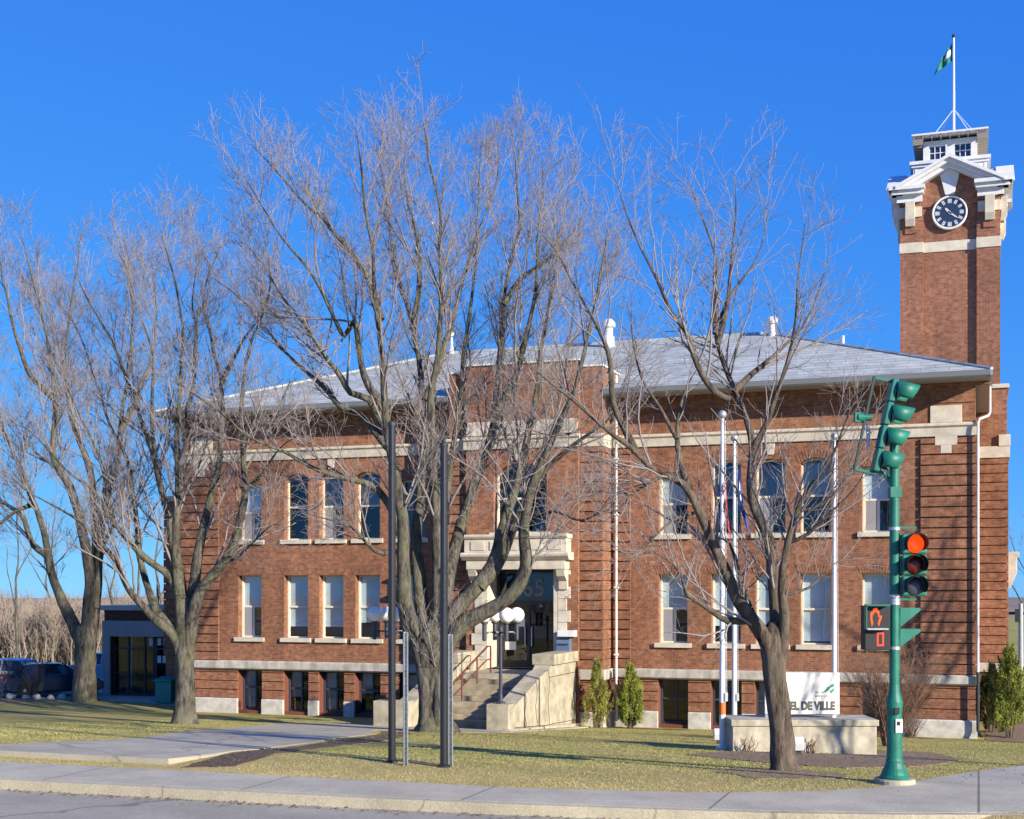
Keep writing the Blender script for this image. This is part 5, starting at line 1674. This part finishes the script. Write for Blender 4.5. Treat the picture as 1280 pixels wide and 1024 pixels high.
# young maple at the right by the planter
LV_R = [dict(dens=4.4, lmean=1.8, k=7, u0=.12, ang=(20, 58), up=.22, trop=.05, wob=.14, rmin=.006, rfac=.45, ltaper=.45, S=4),
        dict(dens=4.6, lmean=.75, k=5, u0=.12, ang=(25, 60), up=.08, trop=.05, wob=.16, rmin=.0036, ltaper=.4),
        dict(dens=6.0, lmean=.28, k=4, u0=.15, ang=(25, 60), up=.10, trop=.07, wob=.16, rmin=.0028, ltaper=.35)]
maple('maple_tree', 'bare maple with a leaning brown trunk in front of the planter and sign', (978, 966), 22.1, [
    (26, 2.5, -1.0, [(969, 850), (963, 815), (945, 782), (925, 752), (910, 718), (894, 686), (874, 640), (856, 605), (832, 594), (810, 582), (787, 559), (767, 544), (740, 520), (716, 498), (690, 478), (668, 460), (640, 440)]),
    (13, 2, .9, [(862, 615), (850, 575), (846, 549), (848, 513), (863, 478), (885, 450)]),
    (12, 1.6, -1.3, [(795, 565), (778, 530), (767, 503), (766, 470), (760, 440), (736, 391), (711, 346), (690, 300), (670, 262)]),
    (25, 2, 1.0, [(971, 850), (973, 805), (971, 772), (969, 725), (962, 676), (945, 635), (940, 600), (941, 560), (932, 525), (917, 490), (904, 455), (893, 417), (892, 370), (894, 320), (884, 270), (870, 220), (855, 160)]),
    (11, 1.6, -.6, [(912, 500), (895, 490), (879, 468), (866, 442), (858, 417), (838, 391), (820, 346), (802, 300), (782, 235), (766, 165)]),
    (19, 2, -1.2, [(974, 840), (979, 790), (976, 735), (981, 690), (990, 650), (1003, 620), (1020, 595), (1043, 565), (1058, 525), (1075, 485)]),
    (10, 1.5, 1.0, [(917, 490), (940, 468), (962, 450), (985, 428), (1005, 406), (1024, 362), (1036, 320)]),
    (14, 2, -1.4, [(950, 783), (935, 776), (909, 777), (890, 765), (872, 752), (858, 742), (852, 722), (840, 705), (812, 690)]),
    (17, 2, 1.2, [(950, 790), (938, 762), (926, 715), (914, 681), (896, 672), (880, 655)]),
    (9, 1.5, .2, [(897, 430), (908, 385), (915, 320), (918, 250), (917, 160)]),
    (10, 1.5, -.6, [(941, 560), (958, 530), (972, 490), (985, 450), (996, 400), (1000, 340), (1008, 250)]),
    (7, 1.3, 1.1, [(893, 417), (912, 370), (940, 330), (955, 280), (960, 225)]),
    (7, 1.3, -1.2, [(981, 680), (1010, 668), (1040, 640), (1075, 600), (1090, 560)]),
    (6, 1.2, -1.4, [(832, 594), (800, 610), (770, 640), (740, 660), (710, 655)]),
    (6, 1.2, -1.5, [(874, 640), (840, 650), (800, 690), (770, 700)]),
    (7, 1.3, 1.3, [(846, 549), (825, 510), (800, 470), (790, 420), (780, 370)]),
    (6, 1.2, -.9, [(740, 520), (720, 540), (690, 545), (655, 535)]),
    (6, 1.2, .8, [(975, 745), (1010, 735), (1040, 705), (1075, 690)]),
    (6, 1.2, -.8, [(994, 640), (1030, 630), (1062, 590), (1085, 545)]),
], [(982, 974, 52), (982, 964, 38), (980, 952, 30), (978, 930, 27), (976, 900, 27), (972, 870, 28), (968, 840, 29), (966, 815, 29), (966, 798, 26), (966, 785, 19), (966, 776, 8)], 5, BARKB, TWIGB, LV_R, cut=(330, .70), texp=1.5)

# second maple from the left
maple('maple_tree', 'bare maple standing before the left corner of the hall beside the teal bin', (232, 905), 38.7, [
    (23, 2.5, 2.0, [(231, 830), (228, 760), (220, 700), (213, 652), (202, 615), (185, 549), (168, 500), (150, 450), (128, 385), (108, 330), (92, 270)]),
    (22, 2.5, -1.0, [(230, 830), (227, 770), (222, 720), (220, 673), (223, 592), (222, 544), (226, 480), (228, 400), (222, 330), (212, 260), (202, 205)]),
    (23, 2.5, 1.0, [(233, 830), (238, 770), (243, 730), (247, 695), (258, 643), (271, 592), (279, 536), (276, 480), (264, 420), (254, 350), (262, 280), (282, 210)]),
    (22, 2.5, -3.0, [(235, 825), (241, 770), (254, 733), (275, 708), (297, 669), (307, 615), (303, 560), (302, 510), (310, 440), (328, 370), (338, 300), (335, 240)]),
    (17, 2, -2.5, [(226, 820), (215, 792), (189, 768), (163, 742), (146, 703), (125, 678), (99, 652), (56, 626), (15, 602)]),
    (15, 2, -1.0, [(228, 760), (212, 721), (180, 695), (142, 652), (116, 613), (86, 592), (48, 550), (15, 520)]),
    (14, 2, 3.0, [(222, 790), (200, 770), (184, 735), (174, 690), (169, 630), (160, 580), (140, 535), (118, 470), (95, 400), (72, 340)]),
    (9, 1.6, -2.0, [(202, 615), (190, 540), (192, 460), (180, 390), (165, 320), (160, 260)]),
    (9, 1.6, 2.0, [(222, 544), (240, 490), (246, 420), (240, 340), (245, 260), (240, 220)]),
    (8, 1.5, -2.5, [(307, 615), (330, 590), (350, 560), (370, 545)]),
    (8, 1.5, -1.0, [(276, 480), (300, 430), (320, 390), (345, 330)]),
    (7, 1.5, -3.0, [(275, 708), (305, 690), (335, 660), (352, 655)]),
    (8, 1.5, 2.0, [(142, 652), (130, 590), (110, 540), (80, 480), (60, 420)]),
], [(233, 914, 48), (233, 904, 34), (232, 892, 27), (232, 875, 24), (231, 840, 24), (231, 800, 25), (231, 775, 24), (232, 755, 20), (232, 742, 6)], 8, BARK, TWIG,
      [dict(LV_BIG[0], dens=2.8, lmean=3.0), LV_BIG[1], dict(LV_BIG[2], dens=7.0)], cut=(430, .60))

# leftmost, forked, further back
maple('maple_tree', 'leftmost bare maple with a trunk forked low, near the parked cars', (106, 880), 58.8, [
    (22, 3, 2.0, [(104, 808), (98, 795), (84, 765), (66, 721), (58, 695), (41, 682), (28, 646), (2, 626), (-30, 600), (-60, 560)]),
    (12, 2.5, -2.0, [(64, 715), (56, 669), (43, 630), (28, 590), (13, 557), (-8, 500), (-20, 430)]),
    (22, 3, -2.0, [(108, 800), (111, 755), (112, 712), (100, 652), (88, 609), (66, 566), (69, 501), (60, 430), (44, 350), (28, 285)]),
    (22, 3, 2.0, [(112, 800), (118, 755), (121, 703), (120, 652), (112, 587), (88, 514), (82, 440), (92, 360), (100, 285)]),
    (17, 2.5, 1.0, [(118, 760), (124, 690), (129, 643), (142, 600), (150, 540), (160, 460), (166, 380), (152, 300)]),
    (10, 2, -3.0, [(69, 501), (40, 470), (20, 420), (5, 350), (-5, 290)]),
    (10, 2, 3.0, [(100, 652), (80, 600), (40, 560), (10, 520)]),
    (10, 2, 0.0, [(150, 540), (170, 500), (190, 440), (195, 370), (188, 310)]),
    (8, 2, -3.0, [(43, 630), (20, 640), (-10, 660), (-40, 650)]),
    (8, 2, -1.0, [(124, 690), (140, 660), (160, 640), (180, 600)]),
], [(106, 887, 50), (106, 876, 36), (106, 862, 28), (106, 845, 26), (106, 820, 27), (107, 800, 28), (108, 785, 22), (109, 776, 8)], 13, BARK, TWIG,
      [dict(LV_BIG[0], dens=2.1, lmean=4.2, rmin=.015), dict(LV_BIG[1], dens=4.0, lmean=1.5, rmin=.009), dict(LV_BIG[2], dens=6.0, lmean=.65, rmin=.0068)], cut=(400, .88))


def wild_tree(name, label, x, y, z, h, seed, bark, twig, group, n_l=7, r=.16, full=True):
    rng = np.random.default_rng(seed)
    t = thing(name, label, 'tree', (x, y, z), group=group)
    tr = np.array([(x + .15 * rng.normal() * i / 6, y + .15 * rng.normal() * i / 6, z - .1 + h * .78 * i / 9) for i in range(10)])
    tR = np.linspace(r, r * .12, 10)
    V0 = tubes_np(tr[None], tR[None], 10)
    P, R = grow(tr[None], tR[None], rng, dens=n_l / h * 2.0, lmean=h * .42, k=9, u0=.22, ang=(18, 40), up=.35, trop=.12, wob=.08, rfac=.7, rmin=.02, ltaper=.5)
    V1 = tubes_np(P, R, 6)
    V, Q = merge([V0, V1]); np_mesh('trunk', V, Q, bark, t)
    P2, R2 = grow(np.concatenate([P]), R, rng, dens=1.6, lmean=h * .14, k=6, u0=.15, ang=(20, 50), up=.3, trop=.1, wob=.1, rmin=.011, ltaper=.4)
    P3, R3 = grow(P2, R2, rng, dens=2.6, lmean=h * .055, k=4, u0=.1, ang=(20, 55), up=.3, trop=.1, rmin=.008, ltaper=.3)
    V, Q = merge([tubes_np(P2, R2, 3), tubes_np(P3, R3, 3)]); np_mesh('crown', V, Q, twig, t)
    return t


bt = [('slim bare tree rising behind the annex roof, left of the hall corner', 172, 95, 10.5), ('bare tree behind the annex, nearest the forked maple', 140, 110, 11), ('bare tree far behind the car park at the left frame edge', 22, 105, 11.5), ('distant bare tree between the forked maple limbs', 60, 125, 12), ('thin bare tree behind the annex, nearest the hall wall', 198, 88, 9.0)]
for i, (lab, px, t_, h) in enumerate(bt):
    x, y, _ = campt(px, 800, t_)
    wild_tree('bare_tree', lab, x, y, gz(y) + far_drop(y), h + 5, 60 + i, BARK, TWIG, 'bare trees behind the annex')
x, y, _ = campt(1296, 800, 75)
wild_tree('bare_tree', 'bare tree showing its branch tips against the sky right of the tower', x, y, far_drop(y), 12, 77, BARK, TWIG, 'bare trees right of the tower')
x, y, _ = campt(1276, 800, 72)
up_ = thing('utility_pole', 'grey utility pole with a crossarm far behind the evergreen at the right edge', 'utility pole', (x, y, far_drop(y)))
MB().lathe((x, y, far_drop(y)), [(.16, -.2), (.12, 5.0 - far_drop(y) - .8)], 10).build('pole', GALV, up_)
MB().box(x - .9, x + .9, y - .06, y + .06, 3.6, 3.75).box(x - .3, x - .05, y - .2, y + .2, 3.2, 3.9).build('crossarm', DARKMET, up_)
# street trees outside the frame at the right whose shadows reach the facade and lawn
wild_tree('street_tree', 'bare street tree beyond the right frame edge on the side street', 10.8, -6.6, .55, 13.5, 91, BARK, TWIG, 'side street trees', n_l=10, r=.24)
wild_tree('street_tree', 'smaller bare street tree near the crossing beyond the right frame edge', 8.2, -22.0, 1.7, 8.5, 92, BARK, TWIG, 'side street trees', n_l=7, r=.13)


def far_wood():
    rng = np.random.default_rng(21)
    n = 1500
    t = rng.uniform(120, 200, n); px = rng.uniform(-160, 240, n)
    k = (px - CX) / F
    x = t * (k * CT - ST); y = -D + t * (k * ST + CT)
    z = np.array([gz(v) + far_drop(v) for v in y])
    top = EZ - (rng.uniform(24, 54, n)) / F * t
    h = np.maximum(top - z, 3)
    u = np.linspace(0, 1, 7)
    P = np.stack([x[:, None] + rng.normal(0, .12, (n, 7)) * u * 2, y[:, None] + rng.normal(0, .12, (n, 7)) * u * 2, z[:, None] + h[:, None] * u], -1)
    R = rng.uniform(.06, .13, n)[:, None] * (1 - .75 * u)[None]
    P1, R1 = grow(P, R, rng, dens=2.2, lmean=3.4, k=5, u0=.12, ang=(18, 45), up=.4, trop=.12, rmin=.024, ltaper=.45)
    P2, R2 = grow(P1, R1, rng, dens=4.0, lmean=1.1, k=3, u0=.2, ang=(20, 60), up=.15, trop=.08, rmin=.015, ltaper=.3)
    V, Q = merge([tubes_np(P, R, 4), tubes_np(P1, R1, 3), tubes_np(P2, R2, 3)])
    o = np_mesh('far_wood', V, Q, WOODT)
    struct(o, 'stuff', 'brown leafless wood on the low ground beyond the car park')


far_wood()
# ridge on the horizon
def ridge():
    V, Q = [], []
    N = 160
    for i in range(N + 1):
        a = math.radians(-70 + 140 * i / N)
        r = 2600
        x, y = r * math.sin(a), -D + r * math.cos(a)
        hz_ = EZ - 10 / F * r + 6 * noise.noise(Vector((i * .12, 3, 1))) + 3 * noise.noise(Vector((i * .5, 9, 1)))
        V += [(x, y, -75), (x, y, hz_ - 22), (x * 1.15, y * 1.15, hz_)]
    for i in range(N):
        for j in range(2): Q.append((3 * i + j, 3 * i + 3 + j, 3 * i + 4 + j, 3 * i + 1 + j))
    o = np_mesh('distant_hills', np.array(V), np.array(Q), mat('distant_hill_woods', (.20, .165, .15), 1.0, var=.3, vscale=.01))
    struct(o)


ridge()


# ------------------------------------------------------------------ shrubs
def bare_shrub(label, x, y, z, h, w, seed, m, n=26, group=None, dens=3.0):
    rng = np.random.default_rng(seed)
    t = thing('bare_shrub', label, 'shrub', (x, y, z), group=group)
    k = 7
    P = np.empty((n, k, 3)); R = np.empty((n, k))
    a = rng.uniform(0, 6.283, n); sp = rng.uniform(.1, 1, n)
    u = np.linspace(0, 1, k)
    hh = h * rng.uniform(.65, 1.0, n)
    for i in range(n):
        P[i, :, 0] = x + np.cos(a[i]) * (.06 * w + w * .5 * sp[i] * u ** 1.2) + rng.normal(0, .02, k)
        P[i, :, 1] = y + np.sin(a[i]) * (.06 * w + w * .5 * sp[i] * u ** 1.2) + rng.normal(0, .02, k)
        P[i, :, 2] = z - .05 + hh[i] * (u ** .9)
        R[i] = .014 * (1 - .7 * u)
    P1, R1 = grow(P, R, rng, dens=dens * 2, lmean=h * .30, k=5, u0=.2, ang=(20, 60), up=.25, trop=.08, rmin=.004, ltaper=.5)
    P2, R2 = grow(P1, R1, rng, dens=dens * 3, lmean=h * .10, k=3, u0=.2, ang=(25, 65), up=.2, rmin=.0032, ltaper=.4)
    V, Q = tubes_np(P, R, 5); np_mesh('stems', V, Q, m, t)
    V, Q = merge([tubes_np(P1, R1, 3), tubes_np(P2, R2, 3)]); np_mesh('twigs', V, Q, m, t)
    return t


(x, y, z), _ = gnd(1112, 934)
bare_shrub('reddish leafless shrub at the right end of the planter behind the signal pole', x, y + .6, z, 2.5, 2.9, 4, BUSHT, 70)
for i, (px, py, h, w, lab) in enumerate(((612, 0, 0, 0, ''),)): pass
(x, y, z), _ = gnd(1142, 917)
bare_shrub('small leafless shrub against the plinth right of the signal pole', x, -.9, .08, 1.1, 1.5, 9, BUSHT, 22)
for i, (x, lab) in enumerate(((-42.6, 'bare dark hedge shrub in front of the red-striped van'), (-41.4, 'bare dark hedge shrub between the van and the hatchback'), (-40.3, 'bare dark hedge shrub in front of the dark hatchback'))):
    bare_shrub(lab, x, 2.6 + .35 * i, .06, 1.75, 1.7, 30 + i, mat('dark_hedge_twigs', (.10, .085, .075), .95), 34, 'bare hedge shrubs by the car park', 4.5)
for i, (dx, lab) in enumerate(((-1.25, 'dry weed stem at the left of the planter face'), (.12, 'dry weed stem at the middle of the planter face'))):
    v = Matrix.Rotation(TH, 4, 'Z') @ Vector((dx, -.16, 0))
    bare_shrub(lab, PC[0] + v.x, PC[1] + v.y, gz(PC[1]) - .05, .55, .45, 50 + i, BUSHT, 9, 'dry weeds at the planter', 3.0)


def evergreen(label, x, y, z, h, w, seed, m, n=5200, group=None, taper=.5, loose=.2):
    rng = np.random.default_rng(seed)
    t = thing('evergreen_shrub', label, 'evergreen shrub', (x, y, z), group=group)
    # upright sprays: each spray a plume of small scale-leaf blades
    ns = 150
    u = rng.random(ns) ** .8; a = rng.uniform(0, 6.283, ns)
    prof = (np.sin(np.clip(u * 1.02 + .12, 0, 1) * np.pi) ** .55) * (1 - taper * u)
    rad = w / 2 * prof * np.sqrt(rng.uniform(.15, 1, ns)) * (1 + loose * rng.normal(size=ns))
    C = np.stack([x + rad * np.cos(a), y + rad * np.sin(a), z + h * (.02 + .84 * u)], 1)
    L = rng.uniform(.10, .20, ns) * h
    per = n // ns * 7
    idx = np.repeat(np.arange(ns), per); m_ = len(idx)
    v = rng.random(m_)
    out = np.stack([np.cos(a), np.sin(a), np.zeros(ns)], 1)[idx]
    sprd = .26 * L[idx] * np.sin(np.clip(v * 1.1 + .1, 0, 1) * np.pi)
    B = C[idx] + np.stack([np.zeros(m_), np.zeros(m_), v * L[idx]], 1) + out * (v * .25 * L[idx])[:, None] + rng.normal(0, 1, (m_, 3)) * (sprd * .5)[:, None]
    d = rng.normal(0, .6, (m_, 3)) + np.array([0, 0, 1.0]) + out * .5; d /= np.linalg.norm(d, axis=1, keepdims=True)
    s = np.cross(d, rng.normal(size=(m_, 3))); s /= np.linalg.norm(s, axis=1, keepdims=True)
    ln = rng.uniform(.035, .08, m_)[:, None]; wd = rng.uniform(.007, .015, m_)[:, None]
    V = np.stack([B - s * wd, B + s * wd, B + d * ln], 1).reshape(-1, 3)
    np_mesh('foliage', V, np.arange(len(V)).reshape(-1, 3), m, t, smooth=False)
    st = MB()
    for k in range(5):
        aa = k * 1.26; st.tube([(x + .08 * math.cos(aa), y + .08 * math.sin(aa), z - .1), (x + .22 * w * math.cos(aa), y + .22 * w * math.sin(aa), z + h * .55), (x + .1 * w * math.cos(aa), y + .1 * w * math.sin(aa), z + h * .85)], [.035, .02, .008], 6)
    st.build('stem', BARKB, t)
    return t


GRN = mat('thuja_green', (.30, .31, .045), .8, var=.5, vscale=3.5, col2=(.13, .18, .03))
GRN2 = mat('thuja_yellowish', (.31, .29, .055), .8, var=.5, vscale=3.0, col2=(.14, .15, .035))
GRNSHADE = mat('yew_shaded_side', (.040, .065, .020), .8, var=.4, vscale=3)  # darker green carries the shade on the left part of the right-hand yew
def on_lawn(px, y):
    k = (px - CX) / F; t_ = (D + y) / (k * ST + CT); return t_ * (k * CT - ST)
evergreen('thin ragged evergreen between the stair wall and the white downpipe', on_lawn(746, -1.9), -1.9, .12, 2.45, .95, 1, GRN2, 2600, 'evergreens by the entrance', .75, .35)
evergreen('dense upright evergreen just right of the white downpipe', on_lawn(788, -.85), -.85, .08, 2.25, .95, 2, GRN, 6500, 'evergreens by the entrance', .25, .1)
evergreen('tall bright evergreen at the right frame edge below the tower', on_lawn(1262, .5), .5, .05, 3.1, 1.35, 3, GRN, 7500, 'evergreens by the tower', .45, .2)
evergreen('shaded left part of the bright evergreen by the hall corner, shade put into a darker green', on_lawn(1240, 2.2), 2.2, .05, 2.35, 1.35, 4, GRNSHADE, 6500, 'evergreens by the tower', .3, .15)  # second shrub added as the shaded part of the one above

# dry leaves along the soil strip and below the maples
def leaf_litter():
    rng = np.random.default_rng(5)
    n = 5000
    x = np.concatenate([rng.uniform(-15, -11.4, 2600), rng.normal(-14, 2.5, 1200), rng.normal(-3, 2.0, 1200)])
    y = np.concatenate([-28.2 + (rng.random(2600)) * 15, rng.normal(-13.5, 2.0, 1200), rng.normal(-20, 2.5, 1200)])
    keep = np.concatenate([np.abs(x[:2600] - (-12.1 - (y[:2600] + 28) * .19)) < .8, np.ones(2400, bool)])
    keep &= (y > -28.3) & (y < -9)
    keep &= ~((x < -12.3 - np.maximum(0, (y + 24.5)) * .215 + .12) & (y < -13) & (x > -19)) & ~((y > -13) & (x < -12.6))
    x, y = x[keep], y[keep]; n = len(x)
    z = np.array([max(gz(b), pathz(a, b) if -18 < a < -12.6 and b < -10 else 0) for a, b in zip(x, y)]) + .022
    V = np.empty((n, 4, 3)); a = rng.uniform(0, 6.28, n); s = rng.uniform(.015, .04, n)
    gx = rng.uniform(-20, 1.5, 700); gy = np.interp(gx, [p[0] for p in KERB[:12]], [p[1] for p in KERB[:12]]) - .03 - np.abs(rng.normal(0, .16, 700))
    x = np.concatenate([x, gx]); y = np.concatenate([y, gy]); z = np.concatenate([z, np.full(700, 1.962)]); n = len(x)
    V = np.empty((n, 4, 3)); a = rng.uniform(0, 6.28, n); s = rng.uniform(.012, .035, n)
    for k in range(4):
        V[:, k, 0] = x + s * np.cos(a + k * 1.57) * (1 if k % 2 else .6); V[:, k, 1] = y + s * np.sin(a + k * 1.57); V[:, k, 2] = z + rng.uniform(0, .02, n)
    o = np_mesh('leaf_litter', V.reshape(-1, 3), np.arange(4 * n).reshape(-1, 4), mat('dead_leaves', (.20, .12, .065), .95, var=.5, vscale=5), smooth=False)
    struct(o, 'stuff', 'dead leaves along the path edge and below the maples')


leaf_litter()
